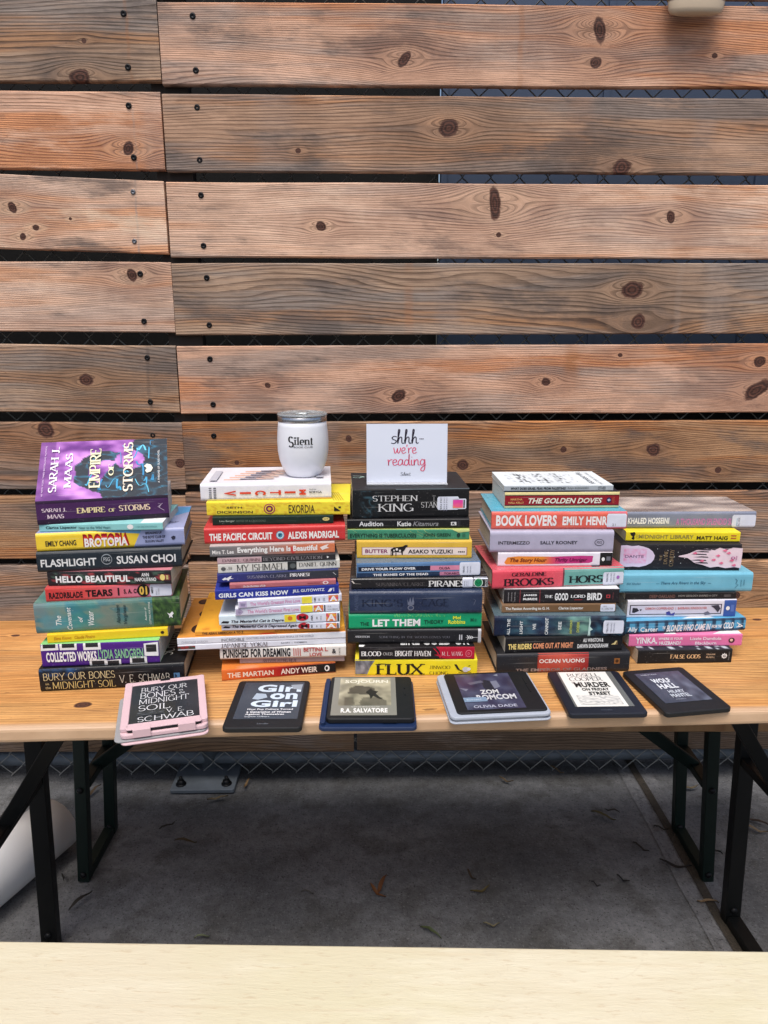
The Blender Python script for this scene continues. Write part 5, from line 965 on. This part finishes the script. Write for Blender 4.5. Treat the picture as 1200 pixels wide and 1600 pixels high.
# ------------------------------------------------ rightmost stack
stack('rightmost stack')
book(10, (178, 684), (910, 674), (104, 104), 'P', (26, 25, 27), (40, 46, 52), [('t', 'FALSE GODS', 428, 664, .34, .64, (226, 186, 140), 'fb'), ('t', 'GRAHAM', 708, 776, .30, .42, (210, 180, 150), 's'), ('t', 'McNEILL', 708, 776, .50, .64, (210, 180, 150), 's'), *[('p', [(848+26*math.cos(R(a)), .48+.23*math.sin(R(a))), (848+18*math.cos(R(a+14)), .48+.16*math.sin(R(a+14))), (848+18*math.cos(R(a-14)), .48+.16*math.sin(R(a-14)))], WH) for a in range(0, 360, 45)], ('e', 848, .48, 19, .17, WH), ('t', 'G', 838, 858, .38, .58, (40, 40, 40), 'B'), ('t', 'THE HERESY', 880, 888, .15, .8, (150, 150, 150), 's^')], 'small black paperback with gold capitals', pg=M_PG, depth=.11, top=[('a', 180, 908, .4, 1, lambda u, v: (200, 214, 222) if nz(u*16, v*5, 140) > .3 else (40, 46, 56), 40, 8)])
book(10, (108, 550), (990, 543), (90, 88), 'P', (226, 118, 168), (228, 130, 176), [('t', 'YINKA,', 160, 328, .20, .84, (246, 240, 244), 'b'), ('t', 'WHERE IS YOUR', 334, 526, .22, .44, (246, 240, 244), 'b'), ('t', 'HUZBAND?', 346, 512, .56, .86, (246, 240, 244), 'b'), ('t', 'Lizzie Damilola', 582, 826, .20, .46, (246, 226, 238), 'b'), ('t', 'Blackburn', 624, 790, .60, .86, (246, 226, 238), 'b'), ('e', 907, .50, 24, .22, (70, 40, 50)), ('e', 905, .48, 12, .12, (240, 200, 180))], 'bright pink paperback with white lettering', pg=M_PGW, top=[('p', [(760, .98), (988, .98), (988, .6), (930, .7), (880, .85)], (236, 240, 240)), ('p', [(380, .98), (480, .98), (470, .9), (400, .93)], (236, 240, 240))])
def plaid(u, v):
    a = (u*12.5) % 1; c = (84, 164, 206)
    if a < .30: c = lerp(c, (24, 40, 64), .75)
    elif a > .86: c = lerp(c, (24, 40, 64), .35)
    if v > .78 or v < .14: c = lerp(c, (20, 30, 50), .7)
    elif .40 < v < .46: c = lerp(c, (150, 200, 226), .5)
    return c
book(10, (85, 454), (1012, 420), (106, 90), 'H', (84, 164, 206), (94, 170, 210), [('a', 85, 1012, 0, 1, plaid, 140, 16), ('t', 'Ally', 96, 170, .42, .86, (236, 240, 244), 'b'), ('t', 'Carter', 192, 330, .46, .82, (236, 240, 244), 'b'), ('t', 'THE', 362, 386, .44, .66, WH, 'j'), ('t', 'BLONDE WHO CAME IN', 394, 736, .34, .86, WH, 'j'), ('t', 'FROM THE', 742, 824, .46, .70, WH, 'j'), ('t', 'COLD', 838, 916, .28, .78, WH, 'j'), ('t', 'A', 940, 990, .30, .72, WH, 'iv')], 'blue tartan hardcover with white slanted title', top=[('p', [(520, .97), (780, .97), (690, .88), (600, .92)], WH)])
book(10, (94, 325), (940, 314), (132, 134), 'P', (228, 226, 236), (226, 226, 236), [('r', 112, 828, .25, .84, (60, 56, 70)), ('r', 120, 820, .30, .79, (214, 210, 226)), ('p', [(134, .42), (170, .44), (186, .6), (150, .72), (132, .7)], (44, 42, 52)), ('p', [(186, .52), (206, .5), (200, .62)], (44, 42, 52)), ('t', 'DEMON COPPERHEAD  |  BARBARA KINGSOLVER', 234, 712, .40, .58, (206, 120, 120), 'b'), ('p', [(396, .70), (420, .62), (436, .80), (466, .70), (460, .90), (400, .86)], (70, 74, 150)), ('p', [(690, .76), (720, .66), (750, .84), (700, .9)], (110, 110, 130)), ('p', [(740, .34), (800, .30), (818, .52), (800, .74), (770, .5)], (60, 58, 72)), ('r', 844, 938, .03, .98, (58, 92, 166)), ('e', 874, .50, 15, .12, WH), ('r', 898, 922, .3, .7, (90, 120, 190))], 'white framed paperback with blue end block', pg=M_PGW)
book(10, (82, 184), (946, 177), (50, 52), 'P', (30, 28, 30), (40, 38, 40), [('t', 'DEEP OAKLAND', 270, 470, .26, .80, (110, 80, 72), 'B'), ('t', 'HOW GEOLOGY SHAPED A CITY', 494, 798, .32, .60, (170, 166, 160), 's'), ('r', 850, 905, .3, .7, (80, 76, 76))], 'thin black paperback with dim brown title')
def sky_(u, v): return lerp((108, 180, 206), (126, 192, 214), .5+.5*nz(u*5, v*2, 150))
book(10, (32, 128), (1064, 118), (146, 148), 'H', (116, 184, 208), (118, 186, 210), [('a', 32, 1064, 0, 1, sky_, 20, 10), ('t', 'Elif Shafak', 84, 196, .46, .58, (70, 120, 146), 'i'), ('t', 'There Are Rivers in the Sky', 350, 700, .42, .62, (40, 84, 112), 'i'), ('r', 314, 338, .52, .54, (60, 110, 136)), ('r', 716, 740, .52, .54, (60, 110, 136)), ('l', [(926, .3), (942, .4), (932, .56), (952, .62), (930, .78)], .004, (50, 90, 116)), ('t', 'KNOPF', 968, 978, .35, .7, (60, 110, 136), 's^'), ('t', '2024', 990, 1000, .35, .65, (60, 110, 136), 's^')], 'sky blue hardcover with quiet blue lettering')
def pinkish(u, v): return lerp((226, 196, 226), (232, 150, 190), max(0, min(1, .2+1.2*nz(u*8, v*6, 160))))
sc_ = [(35, .06), (80, .05), (120, .08), (170, .06), (210, .10), (250, .16), (285, .28), (304, .44), (300, .58), (280, .72), (240, .82), (190, .88), (140, .86), (90, .88), (35, .82)]
book(9, (35, 552), (972, 556), (202, 206), 'P', (32, 30, 36), (34, 32, 36), [('p', sc_, (222, 206, 230)), ('a', 60, 240, .18, .74, pinkish, 20, 10), ('t', 'DANTE', 72, 218, .42, .52, (110, 84, 120), 'bv' if 0 else 's'), *[('e', 320+27*k, .18+.6*((k*37) % 10)/10, 3, .012, WH) for k in range(10)], ('t', 'THE', 340, 360, .40, .62, (150, 128, 96), 'f^'), ('t', 'DIVINE', 374, 402, .24, .76, (150, 128, 96), 'f^'), ('t', 'COMEDY', 418, 450, .18, .84, (150, 128, 96), 'f^'),
 ('p', [(488, .44), (560, .36), (620, .22), (700, .16), (760, .22), (800, .12), (860, .20), (900, .12), (978, .14), (978, .90), (930, .86), (860, .90), (800, .84), (740, .88), (680, .78), (620, .72), (560, .52), (488, .47)], (236, 214, 224)),
 *[('p', [(580+20*k, v), (640+26*k, v-.03), (700+14*k, v-.015), (706+14*k, v+.02), (640+24*k, v+.015)], (36, 32, 40)) for k, v in ((0, .38), (1, .28), (1, .48), (0, .60), (1, .70), (2, .20))],
 *[('p', [(x, v), (x+26, v-.05), (x+40, v), (x+24, v+.05)], (232, 116, 150)) for x, v in ((590, .33), (650, .62), (740, .58), (770, .42), (800, .70), (850, .32), (880, .60), (900, .78), (820, .22))],
 ('e', 908, .50, 16, .05, (180, 60, 140)), ('e', 908, .50, 9, .028, (236, 214, 224)), ('r', 930, 940, .42, .58, (200, 150, 180))], 'thick black book with pink scalloped cloud and flame', depth=.14)
book(9, (85, 326), (976, 333), (78, 72), 'P', (246, 220, 40), (240, 216, 50), [('p', [(116, .12), (134, .10), (150, .04), (160, .22), (152, .5), (156, .72), (146, .88), (130, .76), (138, .5), (124, .40)], (30, 26, 24)), ('t', 'THE', 160, 178, .3, .7, (170, 150, 60), 's'), ('t', 'MIDNIGHT LIBRARY', 184, 614, .30, .70, (160, 146, 70), 'b'), ('t', 'MATT HAIG', 638, 880, .40, .78, (40, 36, 24), 'b'), ('r', 904, 946, .30, .40, (206, 90, 60)), ('r', 904, 946, .56, .66, (206, 90, 60)), ('r', 86, 975, .94, 1, (60, 50, 20))], 'yellow paperback with small black figure')
book(9, (60, 226), (1090, 222), (130, 126), 'H', (128, 134, 152), (150, 128, 110), [('g', 60, 1090, 0, .98, [(120, 126, 142), (132, 138, 156), (140, 144, 160), (126, 130, 150)]), ('t', 'KHALED HOSSEINI', 96, 416, .34, .72, (240, 240, 240), 'B'), ('t', 'A THOUSAND SPLENDID SUNS', 470, 960, .40, .80, (206, 130, 184), 'b')], 'silver grey hardcover with white and mauve lettering', labels=[(904, 1088, .18, .94, [('r', 940, 946, .4, .85, (150, 180, 200)), ('t', 'FIC HOS', 950, 966, .35, .85, GR, 's^')])], gloss=M_FILM, depth=.125, top=[('a', 60, 1090, 0, 1, lambda u, v: lerp((120, 112, 112), (214, 200, 190), max(0, min(1, .45+1.1*nz(u*4+v*2, v*5, 170)))), 30, 14)])
for b in BOOKS: print(b)

# ================================================================== TUMBLER, CARD, E-READERS
MX = 473
mp = at_z(MX, 745, MUG_Z); mp.y += .020
scm = FPX/((mp.y)*cp-(MUG_Z+.05-CAM_H)*sp)
mh = 97/scm/math.cos(R(6))*1.0
mug = empty('tumbler', (mp.x, mp.y, MUG_Z)); tag(mug, 'white steel tumbler with clear lid and black lettering on the second stack', 'tumbler')
zz = [0, .02, .06, .14, .26, .40, .55, .68, .80, .872]; rr_ = [24, 26.5, 29, 33, 37, 39.3, 39.8, 39.2, 38.0, 37.2]
mprof = [(r/scm, z*mh) for r, z in zip(rr_, zz)]
def mug_r(z):
    for (r0, z0), (r1, z1) in zip(mprof, mprof[1:]):
        if z0 <= z <= z1: return r0+(r1-r0)*(z-z0)/(z1-z0)
    return mprof[-1][0]
M_MUG = simple('white_powder_coat', (236, 238, 246), .38, var=.02, scale=60, coat=.25, k=.9)
M_STEEL = simple('brushed_steel', (190, 192, 196), .25, 1.0, .1, 90)
m = NT('clear_lid_plastic'); m.base((.75, .8, .82, 1)); m.rough(m.m('MULTIPLY_ADD', m.noise(m.obj(), 60), .1, .08)); m.b.inputs['Transmission Weight'].default_value = .75; M_CLEAR = m.mat
s = MB(); s.lathe([(0, .0)]+mprof+[(mprof[-1][0]-.001, .876*mh)], 64); s.build('body', M_MUG, mug)
def mugtext(mb, txt, st, xc, w, zc, h, col, lift=.0004):
    V, Fc = text_shape(txt, st); vs = []
    for a, b, q in V:
        z = zc+(b-.5)*h; r = mug_r(z)+lift+q; an = ((a-.5)*w+xc)/mug_r(z)-math.pi/2
        vs.append((r*math.cos(an), r*math.sin(an), z))
    mb.add(vs, Fc, col)
s = MB(); pxm = 1/scm
mugtext(s, 'S', 'fb', -14.2*pxm, 9.5*pxm, .592*mh, 16.5*pxm, (26, 26, 28), .0004)
mugtext(s, 'ilent', 'fb', 5.2*pxm, 29*pxm, .606*mh, 12*pxm, (26, 26, 28), .0004)
mugtext(s, 'BOOK CLUB', 'b', 4.5*pxm, 29*pxm, .512*mh, 2.6*pxm, (130, 130, 136), .0004)
s.build('lettering', M_MATTE, mug)
r1 = mprof[-1][0]
s = MB(); s.lathe([(r1, .874*mh), (r1+.0006, .878*mh), (r1+.0004, .955*mh), (r1-.001, .962*mh), (r1-.003, .962*mh), (r1-.004, .88*mh)], 64); s.build('rim_band', M_STEEL, mug)
s = MB(); s.lathe([(r1-.0042, .93*mh), (r1-.003, .964*mh), (r1+.0015, .968*mh), (r1+.0018, .99*mh), (r1+.0005, 1.002*mh), (r1-.004, 1.004*mh), (r1-.006, .985*mh), (0, .982*mh)], 64); ld = s.build('lid', M_CLEAR, mug)
s = MB(); s.rbox(-.010, .012, -.022, .012, 1.0*mh-.0012, 1.0*mh+.003, .004, (210, 212, 216)); sl = s.build('slider', M_CLEAR, ld)

# ---- card in a clear stand
ca_, cb_ = at_z(573.5, 759, CARD_Z), at_z(698.5, 758.5, CARD_Z); cm = (ca_+cb_)/2; cm.y += .016; cwid = (cb_-ca_).length*(cm.y/((ca_.y+cb_.y)/2))
card = empty('sign_card', (cm.x, cm.y, CARD_Z), math.atan2((cb_-ca_).y, (cb_-ca_).x)); tag(card, 'white card with handwritten black and pink words on the middle stack', 'sign')
dtop = ray(636, 663); chh = (CAM_H+dtop.z*((cm.y+.006)/dtop.y))-CARD_Z-.002
M_CARD = simple('white_card', (222, 228, 243), .55, var=.025, scale=12, k=.9)
tilt = R(4)
def cs_(u, v, e): h = v*chh; return ((u-.5)*cwid, -e*math.cos(tilt)+h*math.sin(tilt), .003+h*math.cos(tilt)+e*math.sin(tilt))
s = MB(); t_ = .0012
vs = [cs_(u, v, e) for e in (0, -t_) for u, v in ((0, 0), (1, 0), (1, 1), (0, 1))]
s.add(vs, [(0,1,2,3),(7,6,5,4),(0,4,5,1),(1,5,6,2),(2,6,7,3),(3,7,4,0)], (222, 228, 243)); pan = s.build('panel', M_CARD, card)
s = MB()
def ct(txt, x0, x1, y0, y1, col, st):                 # close-up pixels of the card
    V, Fc = text_shape(txt, st)
    s.add([cs_(((x0+(x1-x0)*a)-215)/630, (540-(y1+(y0-y1)*b))/475, .0004+q) for a, b, q in V], Fc, col)
ct('shhh', 405, 622, 106, 226, (40, 30, 50), 'h'); ct('...', 626, 660, 182, 190, (60, 50, 70), 'B')
ct("we're", 424, 608, 232, 306, (226, 78, 116), 'h'); ct('reading', 378, 680, 306, 450, (226, 84, 120), 'h'); ct('Silent', 478, 560, 456, 488, (60, 60, 76), 'h')
s.build('handwriting', M_MATTE, card)
m = NT('clear_acrylic'); m.base((.86, .88, .92, 1)); m.rough(m.m('MULTIPLY_ADD', m.noise(m.obj(), 40), .1, .05)); m.b.inputs['Transmission Weight'].default_value = .55
s = MB(); s.box(-cwid/2, cwid/2, -.014, .05, .0006, .0028); s.build('stand_foot', m.mat, card)

def ereader(name, quad, zoom, thick, body, screen, items, label, cat='e-reader', caseq=None, case=None, screen_cols=((40, 44, 52), (52, 56, 66)), rad=.008, extra=None, bez=None, under=0.0):
    """quad: top face corners TL TR BR BL in close-up pixels"""
    zx, zy, zf = zoom; zt = TAB_Z+under+thick+.0006
    TL, TR, BR, BL = [at_z(zx+x/zf, zy+y/zf, zt) for x, y in quad]
    ux = ((BR-BL)+(TR-TL)).normalized(); rz = math.atan2(ux.y, ux.x); uy = Vector((-ux.y, ux.x, 0))
    w = ((BR-BL).length+(TR-TL).length)/2; dpt = (((TL-BL)+(TR-BR))/2).dot(uy); c = (TL+TR+BR+BL)/4
    root = empty('e_reader', (c.x, c.y, TAB_Z+.0006), rz); tag(root, label, cat, 'e-readers along the table edge')
    print(label, 'w %.0f d %.0f rot %.1f' % (w*1000, dpt*1000, math.degrees(rz)))
    s = MB(); s.rbox(-w/2, w/2, -dpt/2, dpt/2, under, under+thick, rad, body, ch=.0018)
    bo = s.build('body', M_SHELL if bez is None else bez, root); zs = under+thick
    u0, u1, v0, v1 = screen
    x0, x1, y0, y1 = -w/2+u0*w, -w/2+u1*w, dpt/2-v1*dpt, dpt/2-v0*dpt
    s = MB()
    def sf(u, v, e): return (x0+u*(x1-x0), y1-v*(y1-y0), zs+.0003+e)
    A, B = screen_cols
    put_items(s, [('a', 0, 1, 0, 1, (lambda u, v: lerp(A, B, max(0, min(1, .5+.6*nz(u*3, v*3, w*900))))), 8, 8)]+items, lambda x: x, sf, 0, 1, .0)
    s.build('screen', M_SCREEN, root)
    if extra: extra(root, w, dpt, zs)
    return root, w, dpt
M_SHELL = simple('black_soft_plastic', (15, 16, 19), .5, var=.2, scale=60)
m = NT('eink_screen'); at = m.n('ShaderNodeAttribute', attribute_name='Col'); n_ = m.noise(m.obj(), 40, 2)
m.base(m.mix(1.0, at.outputs['Color'], m.mix(n_, (.94, .94, .94, 1), (1.04, 1.04, 1.04, 1)), 'MULTIPLY')); m.rough(.28); m.b.inputs['Coat Weight'].default_value = .3; m.b.inputs['Coat Roughness'].default_value = .25; M_SCREEN = m.mat
M_PINK = simple('pink_case', (216, 184, 190), .55, var=.05, scale=80, bump=.0004)
M_GREY = simple('grey_suede', (150, 150, 152), .9, var=.1, scale=200)
M_NAVYC = simple('blue_case', (18, 40, 78), .5, var=.1, scale=60, bump=.0004)
M_WCASE = simple('pale_blue_white_case', (170, 177, 190), .5, var=.04, scale=60, bump=.0004)
M_NAVYS = simple('midnight_blue_plastic', (16, 22, 36), .45, var=.12, scale=60)
LW = (226, 226, 230)
def kmark(txt='kindle', col=(110, 114, 122), pos=.08):
    def f(root, w, d, zs):
        s = MB(); V, Fc = text_shape(txt, 's'); s.add([((a-.5)*.018, -d/2+d*pos+(b-.5)*.004, zs+.0003) for a, b, q in V], Fc, col); s.build('maker_mark', M_MATTE, root)
    return f
ZA, ZB, ZC = (170, 1030, 1200/330), (480, 1030, 1200/390), (850, 1030, 1200/350)
# pink cased reader: shell, flap folded underneath, straps at the corners
def pinkcase(root, w, d, zs):
    s = MB(); b = .010
    s.rbox(-w/2-b, w/2+b, -d/2-.004, d/2+b, .0068, .0150, .010, (232, 176, 190), ch=.002); cs = s.build('case_shell', M_PINK, root)
    s = MB(); u0, u1 = -w/2, w/2                      # raised rim round the face
    s.rbox(u0-b, u0+.002, -d/2+.004, d/2+b, .0150, zs+.0016, .004); s.rbox(u1-.002, u1+b, -d/2+.004, d/2+b, .0150, zs+.0016, .004); s.rbox(u0-b+.004, u1+b-.004, d/2-.002, d/2+b-.0006, .0152, zs+.0014, .004)
    s.build('case_rim', M_PINK, cs)
    s = MB(); s.rbox(-w/2-.001, w/2+.001, -d/2-.001, -d/2+.016, zs+.0004, zs+.0016, .004); s.build('lower_band', M_PINK, cs)
    for sx in (-1, 1):
        s = MB(); s.box(sx*w*.30-.013, sx*w*.30+.013, -d/2-.0062, -d/2+.008, .010, zs+.0022); s.build('strap', M_PINK, cs)
    s = MB(); s.rbox(-w/2-b, w/2+b, -d/2-.010, d/2+.006, .0002, .0032, .010, ch=.001); s.build('cover_flap', M_PINK, cs)
    s = MB(); s.rbox(-w/2-b-.009, w/2+b-.002, -d/2-.006, d/2-.012, .0036, .0064, .010, ch=.001); s.build('lining', M_GREY, cs)
    s = MB(); s.box(-.008, .008, d/2+.003, d/2+b+.001, zs+.0010, zs+.0022); s.build('clasp_slot', M_SHELL, cs)
ereader('pink', [(118, 152), (492, 112), (545, 345), (112, 410)], ZA, .0085, (30, 30, 34), (.02, .98, .03, .92), [
 ('t', 'BURY OUR', .14, .84, .07, .19, LW, 'd'), ('t', 'BONES', .13, .66, .21, .36, LW, 'd'), ('t', 'in', .72, .77, .22, .26, LW, 's'), ('t', 'the', .71, .80, .29, .34, LW, 's'), ('t', 'MIDNIGHT', .12, .86, .38, .51, LW, 'd'), ('t', 'SOIL', .12, .58, .54, .68, LW, 'd'), ('t', 'V. E.', .52, .78, .69, .79, LW, 'd'), ('t', 'SCHWAB', .12, .92, .82, .94, LW, 'd'),
 ('a', .10, .50, .70, .80, lambda u, v: lerp((40, 44, 52), (110, 116, 124), max(0, 1.6*nz(u*6, v*5, 201))), 16, 8)],
 'e-reader in a pink folding case overhanging the table edge at left', extra=pinkcase, screen_cols=((34, 36, 42), (48, 52, 60)), under=.0115)
ereader('black', [(742, 122), (1145, 120), (1095, 390), (642, 392)], ZA, .0090, (26, 27, 31), (.10, .925, .05, .83), [
 ('t', 'Girl', .24, .97, .07, .28, (206, 220, 234), 'B'), ('p', [(.78, .08), (.98, .06), (.97, .22), (.84, .20)], (150, 160, 172)), ('t', 'on', .48, .93, .32, .49, (206, 220, 234), 'B'), ('p', [(.24, .32), (.40, .34), (.44, .44), (.30, .50), (.20, .48)], (170, 184, 200)), ('t', 'Girl', .20, .95, .52, .70, (214, 228, 242), 'B'),
 ('t', 'How Pop Culture Turned', .18, .90, .74, .79, LW, 'B'), ('t', 'a Generation of Women', .18, .88, .805, .855, LW, 'B'), ('t', 'Against Themselves', .17, .78, .87, .92, LW, 'B'), ('t', 'Sophie Gilbert', .17, .56, .935, .975, (190, 196, 204), 'b')],
 'plain black e-reader with chunky pale lettering, second from left', extra=kmark(), screen_cols=((52, 60, 72), (66, 74, 86)))
def bluecase(root, w, d, zs):
    s = MB(); s.rbox(-w/2-.011, w/2+.003, -d/2-.011, d/2+.003, .0002, .0072, .008, ch=.0015); cs = s.build('case_shell', M_NAVYC, root)
    s = MB(); s.rbox(-w/2-.009, -w/2-.001, -d/2-.004, d/2, .0072, .0128, .003); s.build('hinge_edge', M_NAVYC, cs)
    s = MB(); s.box(w*.14, w*.30, -d/2-.0016, -d/2-.0002, zs-.006, zs-.003); s.build('button', M_SHELL, root)
    for k in (0, 1):
        s = MB(); s.box(w*.40, w*.415, d*(.02+.16*k), d*(.13+.16*k), zs+.0002, zs+.0012); s.build('page_button', M_SHELL, root)
def sepia(u, v):
    k = .62+.35*nz(u*3, v*4, 211)-.25*v+.2*nz(u*9, v*9, 212); c = lerp((92, 88, 74), (236, 226, 192), max(0, min(1, k)))
    if v > .72 and .1 < u < .92 and nz(u*4, v*4, 5) > -.3: c = lerp(c, (84, 78, 66), .65)
    if math.hypot((u-.42)/1.5, v-.45) < .17+.05*nz(u*8, v*8, 9): c = lerp(c, (66, 60, 52), .75)
    return c
ereader('blue', [(118, 85), (506, 80), (510, 288), (88, 285)], ZB, .0090, (22, 22, 25), (.045, .80, .03, .93), [
 ('r', .0, 1, .0, 1, (136, 134, 124)), ('a', .10, .92, .03, .76, sepia, 40, 30), ('t', 'SOJOURN', .18, .88, .08, .19, (236, 232, 214), 'b'), ('t', 'THE NEW YORK TIMES BESTSELLING AUTHOR', .30, .74, .785, .81, (226, 222, 210), 's'), ('t', 'R.A. SALVATORE', .15, .86, .83, .94, (242, 240, 234), 'B'),
 ('p', [(.52, .42), (.60, .32), (.64, .38), (.72, .40), (.68, .46), (.78, .60), (.74, .60), (.64, .52), (.60, .60), (.58, .50)], (44, 40, 36))],
 'wide e-reader in a dark blue case with sepia picture screen', extra=bluecase, under=.0074)
def whitecase(root, w, d, zs):
    s = MB(); s.rbox(-w/2-.012, w/2+.004, -d/2-.007, d/2+.004, .0056, zs-.0030, .010, ch=.002); cs = s.build('case_shell', M_WCASE, root)
    s = MB(); s.rbox(-w/2-.013, w/2+.004, -d/2-.009, d/2+.004, .0002, .0030, .010, ch=.001); s.build('cover_flap', M_WCASE, cs)
    s = MB(); s.rbox(-w/2-.010, w/2-.004, -d/2-.005, d/2+.002, .0031, .0055, .009, ch=.0005); s.build('lining', M_GREY, cs)
    for k in (0, 1):
        s = MB(); s.box(w*.41, w*.425, d*(-.06+.2*k), d*(.10+.2*k), zs+.0002, zs+.0010); s.build('page_button', M_SHELL, root)
def zomb(u, v):
    k = .5+.8*nz(u*4, v*4, 221)+.3*nz(u*10, v*10, 4); return lerp((46, 40, 64), (84, 88, 112), max(0, min(1, k)))
ereader('white', [(655, 70), (1045, 55), (1165, 240), (722, 262)], ZB, .0085, (30, 31, 38), (.12, .77, .05, .94), [
 ('a', 0, 1, 0, 1, zomb, 24, 24), ('p', [(.44, .28), (.50, .18), (.60, .22), (.66, .34), (.62, .52), (.50, .54), (.44, .42)], (44, 44, 54)), ('p', [(.60, .24), (.72, .22), (.74, .40), (.62, .46)], (120, 122, 140)), ('p', [(.18, .26), (.44, .20), (.48, .26), (.22, .32)], (96, 96, 112)), ('p', [(.70, .06), (.80, .02), (.78, .10)], (130, 134, 150)), ('p', [(.0, .40), (.16, .44), (.1, .50)], (120, 122, 140)),
 ('t', 'ZOM', .34, .66, .48, .60, (214, 214, 214), 'B'), ('t', 'ROMCOM', .24, .92, .62, .76, (206, 206, 210), 'B'), ('r', .0, .40, .68, .80, (128, 150, 176)), ('t', 'Borrowed', .05, .3, .72, .76, (190, 204, 220), 's'), ('t', 'OLIVIA DADE', .12, .86, .90, .97, (176, 178, 196), 'b')],
 'wide e-reader in a pale bluish white case with dark purple screen', extra=whitecase, under=.0066, screen_cols=((46, 46, 62), (60, 62, 80)))
def sketch(u, v): k = abs(nz(u*6+nz(v*4, u*3, 2), v*6, 231)); return lerp((120, 122, 124), (228, 226, 220), min(1, .45+k*2.2))
ereader('navy', [(18, 65), (406, 62), (550, 288), (132, 296)], ZC, .0090, (26, 32, 46), (.125, .885, .03, .85), [
 ('r', 0, 1, 0, 1, (104, 106, 104)), ('r', .035, .90, .0, 1, (236, 234, 228)), ('t', 'RUSSELL', .16, .74, .05, .15, (44, 44, 44), 'f'), ('t', 'COOPER', .16, .76, .17, .28, (44, 44, 44), 'f'), ('t', 'THE', .17, .23, .31, .36, (44, 44, 44), 's'), ('t', 'MURDER', .20, .82, .32, .47, (24, 24, 24), 'B'), ('t', 'ON FRIDAY', .28, .76, .49, .57, (24, 24, 24), 'B'), ('t', 'STREET', .36, .74, .60, .69, (24, 24, 24), 'B'), ('a', .12, .84, .70, .95, sketch, 40, 16)],
 'dark navy e-reader with white book page screen, second from right', extra=kmark(col=(84, 90, 104)), bez=M_NAVYS)
def rain(u, v): k = .4+.8*nz(u*7+v*3, v*4-u*4, 241); return lerp((50, 52, 68), (108, 114, 132), max(0, min(1, k)) * (.3+.7*u))
ereader('far right', [(410, 64), (728, 40), (1022, 258), (660, 292)], ZC, .0090, (24, 25, 30), (.14, .86, .10, .80), [
 ('a', 0, 1, 0, 1, rain, 30, 24), ('t', 'WINNER OF THE PRIZE', .10, .46, .05, .08, (200, 204, 214), 's'), ('t', 'WOLF', .20, .60, .22, .37, (226, 230, 236), 'B'), ('t', 'HALL', .22, .62, .40, .56, (226, 230, 236), 'B'), ('t', 'HILARY', .30, .64, .62, .71, (206, 212, 222), 'b'), ('t', 'MANTEL', .27, .68, .74, .85, (206, 212, 222), 'b'), ('t', '*****', .28, .5, .90, .93, (160, 166, 180), 's')],
 'black e-reader turned at an angle, rightmost on the table edge', extra=kmark(col=(52, 54, 60)), screen_cols=((62, 66, 82), (84, 90, 104)))
